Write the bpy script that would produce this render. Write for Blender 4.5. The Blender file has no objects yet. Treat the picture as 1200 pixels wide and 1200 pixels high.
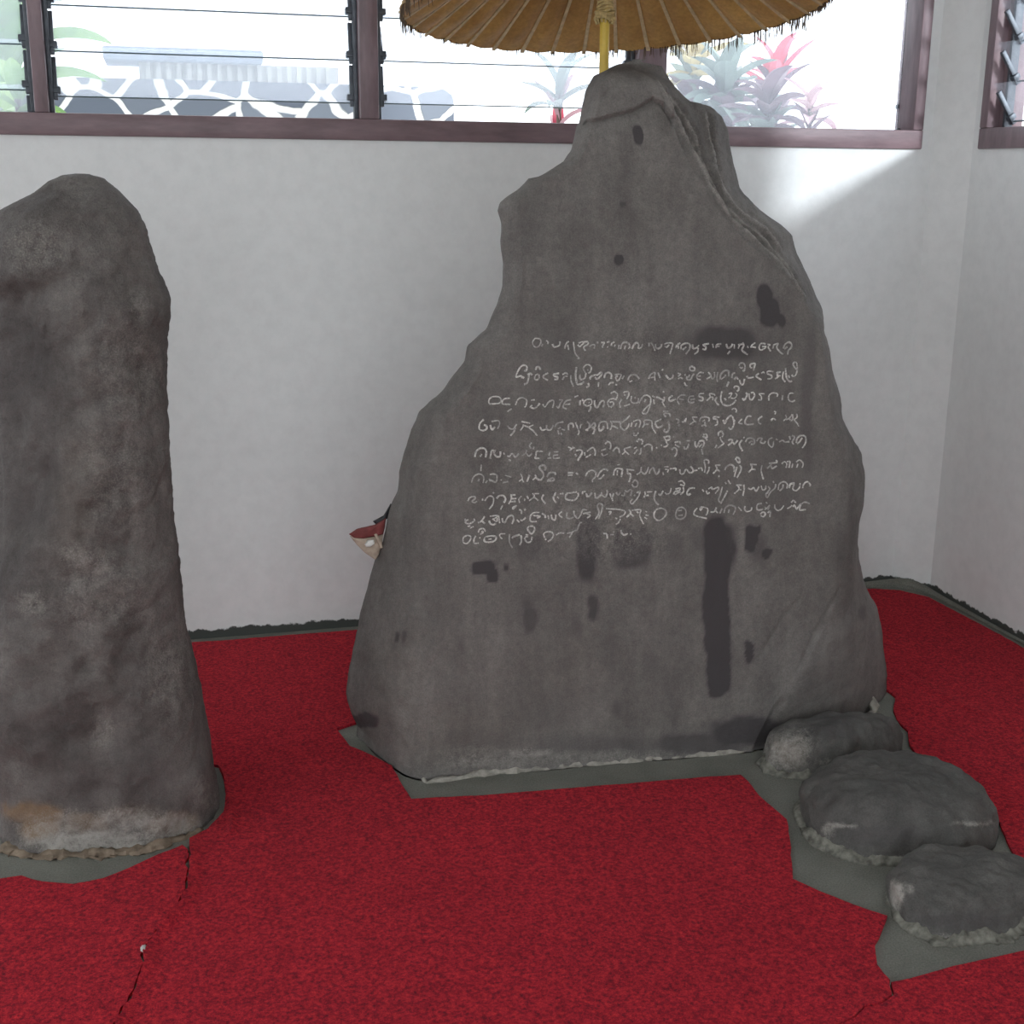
import bpy, bmesh, math, random
from math import sin, cos, pi, radians, sqrt, atan2
from mathutils import Vector, Matrix, noise
from mathutils.geometry import delaunay_2d_cdt
from mathutils.bvhtree import BVHTree

sc = bpy.context.scene
COL = sc.collection
random.seed(7)

# ------------------------------------------------------------------ camera
F, PITCH, YAW, ROLL = 1505.9, 0.2578, 0.2651, 0.0100
CAM = Vector((-2.4381, -3.7183, 1.35))
_f = Vector((sin(YAW) * cos(PITCH), cos(YAW) * cos(PITCH), -sin(PITCH)))
_r0 = Vector((cos(YAW), -sin(YAW), 0.0))
_u0 = _r0.cross(_f)
_r = _r0 * cos(ROLL) + _u0 * sin(ROLL)
_u = -_r0 * sin(ROLL) + _u0 * cos(ROLL)
cam_data = bpy.data.cameras.new('camera')
cam = bpy.data.objects.new('camera', cam_data)
COL.objects.link(cam)
M = Matrix((_r, _u, -_f)).transposed().to_4x4()
M.translation = CAM
cam.matrix_world = M
cam_data.sensor_fit = 'HORIZONTAL'
cam_data.sensor_width = 36.0
cam_data.lens = 36.0 * F / 1200.0
cam_data.clip_start = 0.05
sc.camera = cam

# ------------------------------------------------------------------ light
w = bpy.data.worlds.new('overcast_sky')
sc.world = w
w.use_nodes = True
bg = w.node_tree.nodes['Background']
bg.inputs['Color'].default_value = (0.90, 0.95, 1.0, 1)
bg.inputs['Strength'].default_value = 4.0
sun_d = bpy.data.lights.new('hazy_sun', 'SUN')
sun_d.energy = 5.0
sun_d.angle = radians(6)
sun_d.color = (0.93, 0.97, 1.0)
sun = bpy.data.objects.new('hazy_sun', sun_d)
COL.objects.link(sun)
SUN_DIR = Vector((-0.62, 1.0, -0.31))
sun.rotation_euler = SUN_DIR.to_track_quat('-Z', 'Y').to_euler()
sun.location = (3, -2, 4)


def portal(name, loc, direction, sx, sy):
    d = bpy.data.lights.new(name, 'AREA')
    d.shape = 'RECTANGLE'
    d.size, d.size_y = sx, sy
    d.cycles.is_portal = True
    o = bpy.data.objects.new(name, d)
    COL.objects.link(o)
    o.location = loc
    o.rotation_euler = Vector(direction).to_track_quat('-Z', 'Z').to_euler()


ZS = 1.4347            # under side of the window rail
ZT = 2.55              # top of the window openings
portal('daylight_back', (-2.4, 0.14, 2.0), (0, -1, 0), 4.8, 1.15)
portal('daylight_right', (0.14, -0.65, 2.0), (-1, 0, 0), 1.0, 1.12)
portal('daylight_front', (-2.6, -6.1, 1.3), (0, 1, 0), 3.6, 2.5)
portal('daylight_left', (-5.64, -3.0, 1.7), (1, 0, 0), 4.4, 1.9)

vs = sc.view_settings
sc.display_settings.display_device = 'sRGB'
vs.view_transform = 'Standard'
vs.look = 'None'
vs.gamma = 1.0
vs.use_curve_mapping = False
vs.exposure = -0.33
sc.cycles.use_denoising = True
sc.cycles.max_bounces = 10
sc.cycles.diffuse_bounces = 6
sc.cycles.transparent_max_bounces = 16


# ------------------------------------------------------------------ helpers
def ray(px, py):
    d = _f + _r * ((px - 600) / F) - _u * ((py - 600) / F)
    return d.normalized()


def on_z(px, py, z=0.0):
    d = ray(px, py)
    return CAM + d * ((z - CAM.z) / d.z)


def on_y(px, py, y=0.0):
    d = ray(px, py)
    return CAM + d * ((y - CAM.y) / d.y)


def on_x(px, py, x=0.0):
    d = ray(px, py)
    return CAM + d * ((x - CAM.x) / d.x)


def on_plane(px, py, p, n):
    d = ray(px, py)
    return CAM + d * ((p - CAM).dot(n) / d.dot(n))


def smooth(a, b, x):
    t = max(0.0, min(1.0, (x - a) / (b - a)))
    return t * t * (3 - 2 * t)


def interp(tab, v):
    """tab: sorted list of (v, a, b, ...) -> interpolated (a, b, ...)"""
    if v <= tab[0][0]:
        return tab[0][1:]
    for i in range(len(tab) - 1):
        if v <= tab[i + 1][0]:
            t = (v - tab[i][0]) / max(1e-9, tab[i + 1][0] - tab[i][0])
            return tuple(p + (q - p) * t for p, q in zip(tab[i][1:], tab[i + 1][1:]))
    return tab[-1][1:]


def fbm(p, octaves=4):
    return noise.fractal(p, 1.0, 2.0, octaves, noise_basis='PERLIN_ORIGINAL')


def build(name, verts, faces, mat, parent=None, shade=True, sharp=None):
    me = bpy.data.meshes.new(name)
    me.from_pydata([tuple(v) for v in verts], [], faces)
    bm = bmesh.new()
    bm.from_mesh(me)
    bmesh.ops.recalc_face_normals(bm, faces=bm.faces)
    bm.to_mesh(me)
    bm.free()
    if mat:
        me.materials.append(mat)
    if shade:
        me.polygons.foreach_set('use_smooth', [True] * len(me.polygons))
        if sharp:
            me.set_sharp_from_angle(angle=radians(sharp))
    o = bpy.data.objects.new(name, me)
    COL.objects.link(o)
    if parent:
        o.parent = parent
        o.matrix_parent_inverse = parent_matrix(parent).inverted()
    return o


def parent_matrix(p):
    m = p.matrix_basis.copy()
    while p.parent:
        m = p.parent.matrix_basis @ p.matrix_parent_inverse @ m
        p = p.parent
    return m


def empty(name, loc=(0, 0, 0)):
    o = bpy.data.objects.new(name, None)
    COL.objects.link(o)
    o.location = loc
    o.empty_display_size = 0.1
    return o


def tag(o, label, cat, group=None, kind=None):
    o['label'] = label
    o['category'] = cat
    if group:
        o['group'] = group
    if kind:
        o['kind'] = kind
    return o


def struct(o):
    o['kind'] = 'structure'
    return o


class MB:
    """collects simple solids into one mesh"""
    def __init__(s):
        s.v, s.f = [], []

    def add(s, v, f):
        n = len(s.v)
        s.v += [Vector(p) for p in v]
        s.f += [tuple(i + n for i in q) for q in f]
        return s

    def box(s, a, b, rot=None, c=0.0):
        x0, y0, z0 = a
        x1, y1, z1 = b
        if c > 0:
            bm = bmesh.new()
            bmesh.ops.create_cube(bm, size=1.0)
            bmesh.ops.scale(bm, vec=(x1 - x0, y1 - y0, z1 - z0), verts=bm.verts)
            bmesh.ops.bevel(bm, geom=bm.edges[:], offset=c, segments=2, affect='EDGES', profile=0.5)
            ctr = Vector(((x0 + x1) / 2, (y0 + y1) / 2, (z0 + z1) / 2))
            bm.verts.index_update()
            vv = [v.co + ctr for v in bm.verts]
            ff = [tuple(v.index for v in f.verts) for f in bm.faces]
            bm.free()
        else:
            vv = [Vector((x, y, z)) for z in (z0, z1) for y in (y0, y1) for x in (x0, x1)]
            ff = [(0, 2, 3, 1), (4, 5, 7, 6), (0, 1, 5, 4), (2, 6, 7, 3), (0, 4, 6, 2), (1, 3, 7, 5)]
        if rot is not None:
            vv = [rot @ p for p in vv]
        return s.add(vv, ff)

    def tube(s, pts, rad, n=8, caps=True):
        pts = [Vector(p) for p in pts]
        rs = rad if isinstance(rad, (list, tuple)) else [rad] * len(pts)
        base = len(s.v)
        prev = None
        for i, p in enumerate(pts):
            t = (pts[min(i + 1, len(pts) - 1)] - pts[max(i - 1, 0)]).normalized()
            if prev is None:
                a = t.orthogonal().normalized()
            else:
                a = (prev - t * prev.dot(t)).normalized()
            prev = a
            b = t.cross(a)
            for k in range(n):
                an = 2 * pi * k / n
                s.v.append(p + (a * cos(an) + b * sin(an)) * rs[i])
        for i in range(len(pts) - 1):
            for k in range(n):
                s.f.append((base + i * n + k, base + i * n + (k + 1) % n, base + (i + 1) * n + (k + 1) % n, base + (i + 1) * n + k))
        if caps:
            s.f.append(tuple(base + k for k in range(n))[::-1])
            s.f.append(tuple(base + (len(pts) - 1) * n + k for k in range(n)))
        return s

    def build(s, name, mat, parent=None, shade=True, sharp=35):
        return build(name, s.v, s.f, mat, parent, shade, sharp)


# ------------------------------------------------------------------ materials
def material(name):
    m = bpy.data.materials.new(name)
    m.use_nodes = True
    nt = m.node_tree
    b = nt.nodes['Principled BSDF']
    return m, nt, b


def N(nt, typ, **kw):
    n = nt.nodes.new(typ)
    for k, v in kw.items():
        if k in n.inputs.keys() if isinstance(k, str) else False:
            n.inputs[k].default_value = v
        else:
            setattr(n, k, v)
    return n


def ramp(nt, src, stops):
    r = nt.nodes.new('ShaderNodeValToRGB')
    el = r.color_ramp.elements
    while len(el) > 1:
        el.remove(el[-1])
    el[0].position, el[0].color = stops[0][0], (*stops[0][1], 1)
    for p, c in stops[1:]:
        e = el.new(p)
        e.color = (*c, 1)
    nt.links.new(src, r.inputs['Fac'])
    return r.outputs['Color']


def mix(nt, fac, a, b, mode='MIX'):
    m = nt.nodes.new('ShaderNodeMix')
    m.data_type = 'RGBA'
    m.blend_type = mode
    for sock, val in ((m.inputs[0], fac), (m.inputs[6], a), (m.inputs[7], b)):
        if isinstance(val, bpy.types.NodeSocket):
            nt.links.new(val, sock)
        elif isinstance(val, (int, float)):
            sock.default_value = val
        else:
            sock.default_value = (*val, 1)
    return m.outputs[2]


def tex_noise(nt, scale, detail=6, rough=0.6, vec=None, stretch=None):
    n = nt.nodes.new('ShaderNodeTexNoise')
    n.inputs['Scale'].default_value = scale
    n.inputs['Detail'].default_value = detail
    n.inputs['Roughness'].default_value = rough
    tc = nt.nodes.new('ShaderNodeTexCoord')
    src = tc.outputs['Object']
    if stretch:
        mp = nt.nodes.new('ShaderNodeMapping')
        mp.inputs['Scale'].default_value = stretch
        nt.links.new(src, mp.inputs['Vector'])
        src = mp.outputs['Vector']
    nt.links.new(src, n.inputs['Vector'])
    return n.outputs['Fac']


def bump(nt, b, heights, dist=0.01):
    """heights: list of (socket, strength, distance)"""
    prev = None
    for h, s, d in heights:
        bp = nt.nodes.new('ShaderNodeBump')
        bp.inputs['Strength'].default_value = s
        bp.inputs['Distance'].default_value = d
        nt.links.new(h, bp.inputs['Height'])
        if prev:
            nt.links.new(prev, bp.inputs['Normal'])
        prev = bp.outputs['Normal']
    nt.links.new(prev, b.inputs['Normal'])


def stone_material(name, dark, light, stain=(0.062, 0.056, 0.057), warm=(0.20, 0.13, 0.075), pale=(0.33, 0.31, 0.28), bstr=0.5):
    """andesite: mottled grey; the mark attribute holds stains and painted shade (r), pale deposits and painted ridge highlights (g), rusty earth (b)"""
    m, nt, b = material(name)
    n1 = tex_noise(nt, 5, 8, 0.65)
    n2 = tex_noise(nt, 60, 5, 0.7)
    n3 = tex_noise(nt, 320, 3, 0.6)
    n4 = tex_noise(nt, 13, 6, 0.6, stretch=(1.0, 1.0, 0.14))
    c = ramp(nt, n1, [(0.3, dark), (0.7, light)])
    c = mix(nt, 0.38, c, ramp(nt, n2, [(0.3, (0.55, 0.55, 0.55)), (0.7, (1.35, 1.33, 1.3))]), 'MULTIPLY')
    c = mix(nt, 0.32, c, ramp(nt, n3, [(0.3, (0.5, 0.5, 0.5)), (0.7, (1.5, 1.5, 1.5))]), 'MULTIPLY')
    c = mix(nt, 0.42, c, ramp(nt, n4, [(0.35, (0.6, 0.59, 0.6)), (0.65, (1.3, 1.3, 1.28))]), 'MULTIPLY')
    at = nt.nodes.new('ShaderNodeAttribute')
    at.attribute_name = 'mark'
    sep = nt.nodes.new('ShaderNodeSeparateColor')
    nt.links.new(at.outputs['Color'], sep.inputs['Color'])

    def broken(sock, nz, gain):
        a = N(nt, 'ShaderNodeMath', operation='MULTIPLY_ADD')
        nt.links.new(nz, a.inputs[0])
        a.inputs[1].default_value = gain
        nt.links.new(sock, a.inputs[2])
        s = N(nt, 'ShaderNodeMath', operation='MULTIPLY')
        nt.links.new(a.outputs[0], s.inputs[0])
        nt.links.new(sock, s.inputs[1])
        s.use_clamp = True
        return s.outputs[0]
    c = mix(nt, broken(sep.outputs['Red'], n2, 0.5), c, stain)
    c = mix(nt, broken(sep.outputs['Blue'], n2, 0.9), c, warm)
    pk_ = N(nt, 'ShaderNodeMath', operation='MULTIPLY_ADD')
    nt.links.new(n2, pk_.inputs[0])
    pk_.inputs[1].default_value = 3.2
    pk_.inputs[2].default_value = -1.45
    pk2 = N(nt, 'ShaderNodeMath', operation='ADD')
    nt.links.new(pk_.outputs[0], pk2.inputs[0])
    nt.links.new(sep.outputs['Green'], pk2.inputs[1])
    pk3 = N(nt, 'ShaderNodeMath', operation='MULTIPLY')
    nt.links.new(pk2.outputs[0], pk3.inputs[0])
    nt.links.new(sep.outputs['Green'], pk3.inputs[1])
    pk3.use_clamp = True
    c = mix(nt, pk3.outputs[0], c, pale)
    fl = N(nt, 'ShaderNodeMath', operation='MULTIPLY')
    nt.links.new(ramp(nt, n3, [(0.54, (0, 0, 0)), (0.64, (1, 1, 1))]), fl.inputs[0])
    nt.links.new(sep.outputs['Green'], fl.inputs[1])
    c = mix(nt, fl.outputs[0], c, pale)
    nt.links.new(c, b.inputs['Base Color'])
    b.inputs['Roughness'].default_value = 0.8
    b.inputs['Specular IOR Level'].default_value = 0.25
    bump(nt, b, [(n1, 0.25, 0.02), (n2, bstr, 0.006), (n3, bstr * 0.8, 0.0018)])
    return m


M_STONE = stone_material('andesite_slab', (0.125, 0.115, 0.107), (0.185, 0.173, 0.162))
M_PILLAR = stone_material('andesite_pillar', (0.070, 0.060, 0.056), (0.175, 0.160, 0.150), bstr=1.0)
M_BOULDER = stone_material('andesite_boulder', (0.075, 0.072, 0.068), (0.115, 0.110, 0.102))


def plaster(name, c1, c2):
    m, nt, b = material(name)
    n1 = tex_noise(nt, 1.6, 6, 0.6)
    n2 = tex_noise(nt, 22, 6, 0.65)
    n3 = tex_noise(nt, 14, 4, 0.6)
    c = ramp(nt, n1, [(0.3, c1), (0.7, c2)])
    c = mix(nt, 0.12, c, ramp(nt, n2, [(0.35, (0.6, 0.6, 0.6)), (0.6, (1.1, 1.1, 1.1))]), 'MULTIPLY')
    # dark scuffs close to the floor where the paint has worn off
    geo = nt.nodes.new('ShaderNodeNewGeometry')
    sx = nt.nodes.new('ShaderNodeSeparateXYZ')
    nt.links.new(geo.outputs['Position'], sx.inputs[0])
    a = N(nt, 'ShaderNodeMath', operation='MULTIPLY_ADD')
    nt.links.new(n2, a.inputs[0])
    a.inputs[1].default_value = -0.05
    nt.links.new(sx.outputs['Z'], a.inputs[2])
    worn = ramp(nt, a.outputs[0], [(0.0, (1, 1, 1)), (0.004, (0, 0, 0))])
    a.inputs[2].default_value = 0
    c = mix(nt, worn, c, (0.06, 0.065, 0.058))
    nt.links.new(c, b.inputs['Base Color'])
    b.inputs['Roughness'].default_value = 0.75
    b.inputs['Specular IOR Level'].default_value = 0.3
    bump(nt, b, [(n3, 0.25, 0.004), (n2, 0.2, 0.002)])
    return m


M_WALL = plaster('white_plaster', (0.70, 0.71, 0.70), (0.76, 0.77, 0.76))

m, nt, b = material('worn_concrete')
n1 = tex_noise(nt, 7, 6, 0.6)
n2 = tex_noise(nt, 260, 4, 0.8)
c = ramp(nt, n1, [(0.3, (0.120, 0.120, 0.102)), (0.7, (0.185, 0.185, 0.160))])
c = mix(nt, 0.8, c, ramp(nt, n2, [(0.3, (0.5, 0.5, 0.5)), (0.7, (1.45, 1.45, 1.4))]), 'MULTIPLY')
nt.links.new(c, b.inputs['Base Color'])
b.inputs['Roughness'].default_value = 0.8
bump(nt, b, [(n1, 0.3, 0.01), (n2, 0.4, 0.002)])
M_FLOOR = m

m, nt, b = material('red_carpet')
n1 = tex_noise(nt, 115, 5, 0.85)
n2 = tex_noise(nt, 3.0, 5, 0.6)
n3 = tex_noise(nt, 420, 3, 0.8)
n4 = tex_noise(nt, 40, 4, 0.7)
c = ramp(nt, n1, [(0.38, (0.12, 0.010, 0.019)), (0.50, (0.33, 0.014, 0.027)), (0.64, (0.56, 0.029, 0.035))])
c = mix(nt, 0.35, c, ramp(nt, n2, [(0.3, (0.7, 0.7, 0.74)), (0.7, (1.15, 1.15, 1.1))]), 'MULTIPLY')
c = mix(nt, 0.42, c, ramp(nt, n4, [(0.35, (0.6, 0.6, 0.66)), (0.65, (1.25, 1.25, 1.2))]), 'MULTIPLY')
c = mix(nt, 0.55, c, ramp(nt, n3, [(0.35, (0.45, 0.45, 0.5)), (0.62, (1.45, 1.45, 1.4))]), 'MULTIPLY')
nt.links.new(c, b.inputs['Base Color'])
b.inputs['Roughness'].default_value = 1.0
b.inputs['Specular IOR Level'].default_value = 0.0
b.inputs['Sheen Weight'].default_value = 0.12
b.inputs['Sheen Roughness'].default_value = 0.6
b.inputs['Sheen Tint'].default_value = (0.8, 0.3, 0.3, 1)
bump(nt, b, [(n1, 0.35, 0.004), (n3, 0.4, 0.0015)])
M_CARPET = m


def simple(name, col, rough=0.6, metal=0.0, spec=0.4, nscale=None, namt=0.3, bstr=0.0, stretch=None):
    m, nt, b = material(name)
    if nscale:
        n = tex_noise(nt, nscale, 5, 0.6, stretch=stretch)
        c = mix(nt, namt, col, ramp(nt, n, [(0.3, (0.35, 0.35, 0.35)), (0.7, (1.5, 1.5, 1.5))]), 'MULTIPLY')
        nt.links.new(c, b.inputs['Base Color'])
        if bstr:
            bump(nt, b, [(n, bstr, 0.003)])
    else:
        b.inputs['Base Color'].default_value = (*col, 1)
    b.inputs['Roughness'].default_value = rough
    b.inputs['Metallic'].default_value = metal
    b.inputs['Specular IOR Level'].default_value = spec
    return m


M_WOOD = simple('plum_brown_paint', (0.185, 0.130, 0.142), 0.4, nscale=14, namt=0.4, bstr=0.25, stretch=(3, 3, 0.6))
M_WOODH = simple('plum_brown_paint_rail', (0.185, 0.125, 0.135), 0.4, nscale=14, namt=0.4, bstr=0.25, stretch=(0.6, 3, 3))
M_CLIP = simple('dull_aluminium', (0.085, 0.095, 0.11), 0.45, metal=0.3, nscale=40, namt=0.4)
m, nt, b = material('worn_chalk')
n1 = tex_noise(nt, 260, 3, 0.7)
n2 = tex_noise(nt, 16, 3, 0.6)
c = ramp(nt, n1, [(0.36, (0.26, 0.25, 0.235)), (0.54, (0.66, 0.64, 0.60))])
c = mix(nt, ramp(nt, n2, [(0.36, (0.75, 0.75, 0.75)), (0.55, (0, 0, 0))]), c, (0.24, 0.228, 0.215))
nt.links.new(c, b.inputs['Base Color'])
b.inputs['Roughness'].default_value = 1.0
b.inputs['Specular IOR Level'].default_value = 0.0
M_CHALK = m
M_MORTAR = simple('pale_mortar', (0.30, 0.28, 0.245), 0.95, spec=0.1, nscale=45, namt=0.7, bstr=0.8)
M_EARTH = simple('rusty_mortar', (0.20, 0.155, 0.115), 0.95, spec=0.1, nscale=30, namt=0.8, bstr=0.9)
M_GOLD = None
m, nt, b = material('gold_cloth')
n1 = tex_noise(nt, 6, 5, 0.6)
n2 = tex_noise(nt, 90, 4, 0.6)
c = ramp(nt, n1, [(0.3, (0.42, 0.24, 0.080)), (0.7, (0.64, 0.42, 0.150))])
c = mix(nt, 0.4, c, ramp(nt, n2, [(0.3, (0.6, 0.6, 0.6)), (0.7, (1.3, 1.3, 1.3))]), 'MULTIPLY')
nt.links.new(c, b.inputs['Base Color'])
b.inputs['Roughness'].default_value = 0.55
tr = nt.nodes.new('ShaderNodeBsdfTranslucent')
nt.links.new(c, tr.inputs['Color'])
mx = nt.nodes.new('ShaderNodeMixShader')
mx.inputs[0].default_value = 0.32
out = nt.nodes['Material Output']
nt.links.new(b.outputs[0], mx.inputs[1])
nt.links.new(tr.outputs[0], mx.inputs[2])
nt.links.new(mx.outputs[0], out.inputs['Surface'])
M_GOLD = m
M_RIB = simple('pale_bamboo', (0.56, 0.43, 0.25), 0.6, nscale=60, namt=0.4)
M_POLE = simple('yellow_lacquer', (0.62, 0.43, 0.06), 0.35, nscale=20, namt=0.25)
M_CORD = simple('straw_cord', (0.48, 0.36, 0.16), 0.8, nscale=120, namt=0.6, bstr=0.4)
M_FRINGE = simple('dark_fringe', (0.10, 0.07, 0.045), 0.9, nscale=60, namt=0.4)


def glass(name, veil, tint=(0.97, 0.985, 1.0), ior=1.25):
    """dusty window glass: clear, a thin reflection and a film of dust that scatters daylight"""
    m, nt, b = material(name)
    nt.nodes.remove(b)
    out = nt.nodes['Material Output']
    t = nt.nodes.new('ShaderNodeBsdfTransparent')
    t.inputs['Color'].default_value = (*tint, 1)
    g = nt.nodes.new('ShaderNodeBsdfGlossy')
    g.inputs['Roughness'].default_value = 0.03
    d = nt.nodes.new('ShaderNodeBsdfTranslucent')
    d.inputs['Color'].default_value = (0.88, 0.92, 1.0, 1)
    fr = nt.nodes.new('ShaderNodeFresnel')
    fr.inputs['IOR'].default_value = ior
    m1 = nt.nodes.new('ShaderNodeMixShader')
    m1.inputs[0].default_value = veil
    nt.links.new(t.outputs[0], m1.inputs[1])
    nt.links.new(d.outputs[0], m1.inputs[2])
    m2 = nt.nodes.new('ShaderNodeMixShader')
    nt.links.new(fr.outputs[0], m2.inputs[0])
    nt.links.new(m1.outputs[0], m2.inputs[1])
    nt.links.new(g.outputs[0], m2.inputs[2])
    nt.links.new(m2.outputs[0], out.inputs['Surface'])
    return m


M_GLASS = glass('dusty_glass', 0.24)
M_GLASSC = glass('clean_glass', 0.03, ior=1.1)
M_GLASSF = glass('hazy_glass', 0.13)
M_EDGE = simple('glass_edge', (0.03, 0.06, 0.07), 0.3)

# ------------------------------------------------------------------ room shell
CHA, CHB = 0.1135, 0.073        # the chamfered corner post of the room
X0, Y0, ZC = -5.5, -6.0, 2.95

mb = MB().box((X0 - 0.3, Y0 - 0.3, -0.12), (0.3, 0.3, 0.0))
struct(mb.build('floor', M_FLOOR, shade=False))
mb = MB().box((X0 - 0.3, Y0 - 0.3, ZC), (0.3, 0.3, ZC + 0.12))
struct(mb.build('ceiling', M_WALL, shade=False))

WX1 = on_y(1091, 0).x - 0.003   # outer right edge of the back window frame
WX1 = (WX1 + on_y(1081, 176).x) / 2
WX0 = -5.0


def wall_grid(name, corner, du, dv, nu, nv, amp=0.003):
    """a slightly wavy plastered face"""
    vv, ff = [], []
    n = du.cross(dv).normalized()
    for j in range(nv + 1):
        for i in range(nu + 1):
            p = corner + du * (i / nu) + dv * (j / nv)
            e = min(i, nu - i, j, nv - j)
            vv.append(p + n * (amp * fbm(p * 2.2, 3) if e else 0))
    for j in range(nv):
        for i in range(nu):
            a = j * (nu + 1) + i
            ff.append((a, a + 1, a + nu + 2, a + nu + 1))
    return vv, ff


mb = MB()
mb.box((X0 - 0.15, 0, 0), (0.15, 0.13, ZS))
mb.box((X0 - 0.15, 0, ZT), (0.15, 0.13, ZC))
mb.box((X0 - 0.15, 0, ZS), (WX0, 0.13, ZT))
mb.box((WX1, 0, ZS), (0.15, 0.13, ZT))
mb.add([(-CHB, 0.0, 0), (0, -CHA, 0), (0.02, 0.02, 0), (-CHB, 0.0, ZC), (0, -CHA, ZC), (0.02, 0.02, ZC)],
       [(0, 1, 4, 3), (1, 2, 5, 4), (2, 0, 3, 5), (0, 2, 1), (3, 4, 5)])
struct(mb.build('wall_back', M_WALL, shade=False))

RY0 = -0.1527                   # right window, its edge nearest the corner
RY1 = -1.16
mb = MB()
mb.box((0, Y0 - 0.15, 0), (0.13, -0.0, ZS))
mb.box((0, Y0 - 0.15, ZT), (0.13, 0, ZC))
mb.box((0, RY0, ZS), (0.13, 0, ZT))
mb.box((0, Y0 - 0.15, ZS), (0.13, RY1, ZT))
struct(mb.build('wall_right', M_WALL, shade=False))

mb = MB()  # unseen left wall, its opening enlarged to brighten the right wall
mb.box((X0 - 0.13, Y0 - 0.15, 0), (X0, 0, 0.75))
mb.box((X0 - 0.13, Y0 - 0.15, 2.65), (X0, 0, ZC))
mb.box((X0 - 0.13, -0.8, 0.75), (X0, 0, 2.65))
mb.box((X0 - 0.13, Y0 - 0.15, 0.75), (X0, -5.2, 2.65))
struct(mb.build('wall_left', M_WALL, shade=False))

mb = MB()
mb.box((X0, Y0 - 0.13, 0), (-4.4, Y0, ZC))
mb.box((-0.8, Y0 - 0.13, 0), (0, Y0, ZC))
mb.box((-4.4, Y0 - 0.13, 2.55), (-0.8, Y0, ZC))
struct(mb.build('wall_front', M_WALL, shade=False))

# low rounded mortar fillet where the right corner meets the floor
mb = MB()
fil = [(-0.42, -0.003), (-0.30, -0.006), (-0.2, -0.010), (-0.11, -0.020), (-0.07, -0.032), (-0.03, -0.062), (-0.018, -0.10),
       (-0.010, -0.16), (-0.006, -0.30), (-0.004, -0.5), (-0.004, -0.9)]
pts = [Vector((x, y, 0.004)) for x, y in fil]
mb.tube(pts, [0.004, 0.008, 0.013, 0.02, 0.026, 0.026, 0.02, 0.013, 0.009, 0.006, 0.004], 10)
struct(mb.build('trim_1', M_FLOOR))

# ------------------------------------------------------------------ back window
win = struct(empty('window_1', ((WX0 + WX1) / 2, 0, ZS)))
RAIL = on_y(500, 141).z          # top of the bottom rail


def wob_bar(a, b, name, mat, parent):
    mb = MB().box(a, b, c=0.004)
    return mb.build(name, mat, parent)


wob_bar((WX0, -0.012, ZS), (WX1, 0.10, RAIL), 'bottom_rail', M_WOODH, win)
wob_bar((WX0, -0.012, ZT - 0.05), (WX1, 0.10, ZT), 'top_rail', M_WOODH, win)
JX = on_y(1074, 80).x
wob_bar((JX, -0.012, RAIL), (WX1, 0.10, ZT - 0.05), 'jamb', M_WOOD, win)
wob_bar((WX0, -0.012, RAIL), (WX0 + 0.05, 0.10, ZT - 0.05), 'jamb', M_WOOD, win)
mull = []
for a, bpx in ((36, 53), (421, 443), (748, 781)):
    xa, xb = on_y(a, 70).x, on_y(bpx, 70).x
    mull.append((xa, xb))
    wob_bar((xa, -0.008, RAIL), (xb, 0.095, ZT - 0.05), 'mullion', M_WOOD, win)
for x in (-3.45, -4.25):
    wob_bar((x - 0.03, -0.008, RAIL), (x + 0.03, 0.095, ZT - 0.05), 'mullion', M_WOOD, win)

PITCHZ = 0.1135
BLH = 0.128


def louvre_bay(x0, x1, zfirst, tilt, parent, wedge=()):
    """glass blades in metal clips between two posts"""
    k = 0
    z = zfirst
    for side, x in ((0, x0), (1, x1)):
        s = 1 if side == 0 else -1
        mb = MB().box((x, 0.028, RAIL), (x + s * 0.012, 0.056, ZT - 0.05), c=0.002)
        mb.build('louvre_channel', M_CLIP, parent)
    while z < ZT - 0.1:
        t = tilt + random.uniform(-0.03, 0.03)
        piv = Vector((0, 0.045, z))
        rot = Matrix.Translation(piv) @ Matrix.Rotation(t, 4, 'X')
        mb = MB().box((x0 + 0.016, -0.0025, -0.012), (x1 - 0.016, 0.0025, BLH - 0.012), rot)
        bl = mb.build('louvre_blade', M_GLASS, parent, shade=False)
        eb = MB().box((x0 + 0.016, -0.0027, -0.0145), (x1 - 0.016, 0.0027, -0.0119), rot)
        eb.build('blade_edge', M_EDGE, bl, shade=False)
        for x, s in ((x0, 1), (x1, -1)):
            tt = t + random.uniform(-0.05, 0.05)
            if (k, s) in wedge:
                tt += wedge[(k, s)]
            r2 = Matrix.Translation(piv) @ Matrix.Rotation(tt, 4, 'X')
            cb = MB().box((min(x + s * 0.010, x + s * 0.022), -0.007, -0.022), (max(x + s * 0.010, x + s * 0.022), 0.007, 0.088), r2, c=0.0015)
            cb.box((min(x + s * 0.006, x + s * 0.030), -0.012, -0.006), (max(x + s * 0.006, x + s * 0.030), 0.010, 0.010), r2, c=0.002)
            cb.build('louvre_clip', M_CLIP, parent)
        z += PITCHZ
        k += 1


zb = on_y(300, 118, 0.04).z + 0.0125
louvre_bay(mull[0][1], mull[1][0], zb, -0.16, win, {(0, -1): 0.1})
louvre_bay(mull[1][1], mull[2][0], zb + 0.001, -0.10, win, {(1, 1): -0.35})
louvre_bay(-3.42, mull[0][0], zb - 0.10, -0.16, win)
pn = MB().box((mull[2][1], 0.080, RAIL), (JX, 0.084, ZT - 0.05))
pn.build('fixed_pane', M_GLASSF, win, shade=False)
for px, py in ((1050, 125), (1051, 153)):
    p = on_x(px + 2, py, JX)
    MB().box((JX - 0.006, p.y - 0.006, p.z - 0.007), (JX + 0.003, p.y + 0.006, p.z + 0.007), c=0.002).build('pane_clip', M_CLIP, win)

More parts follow.
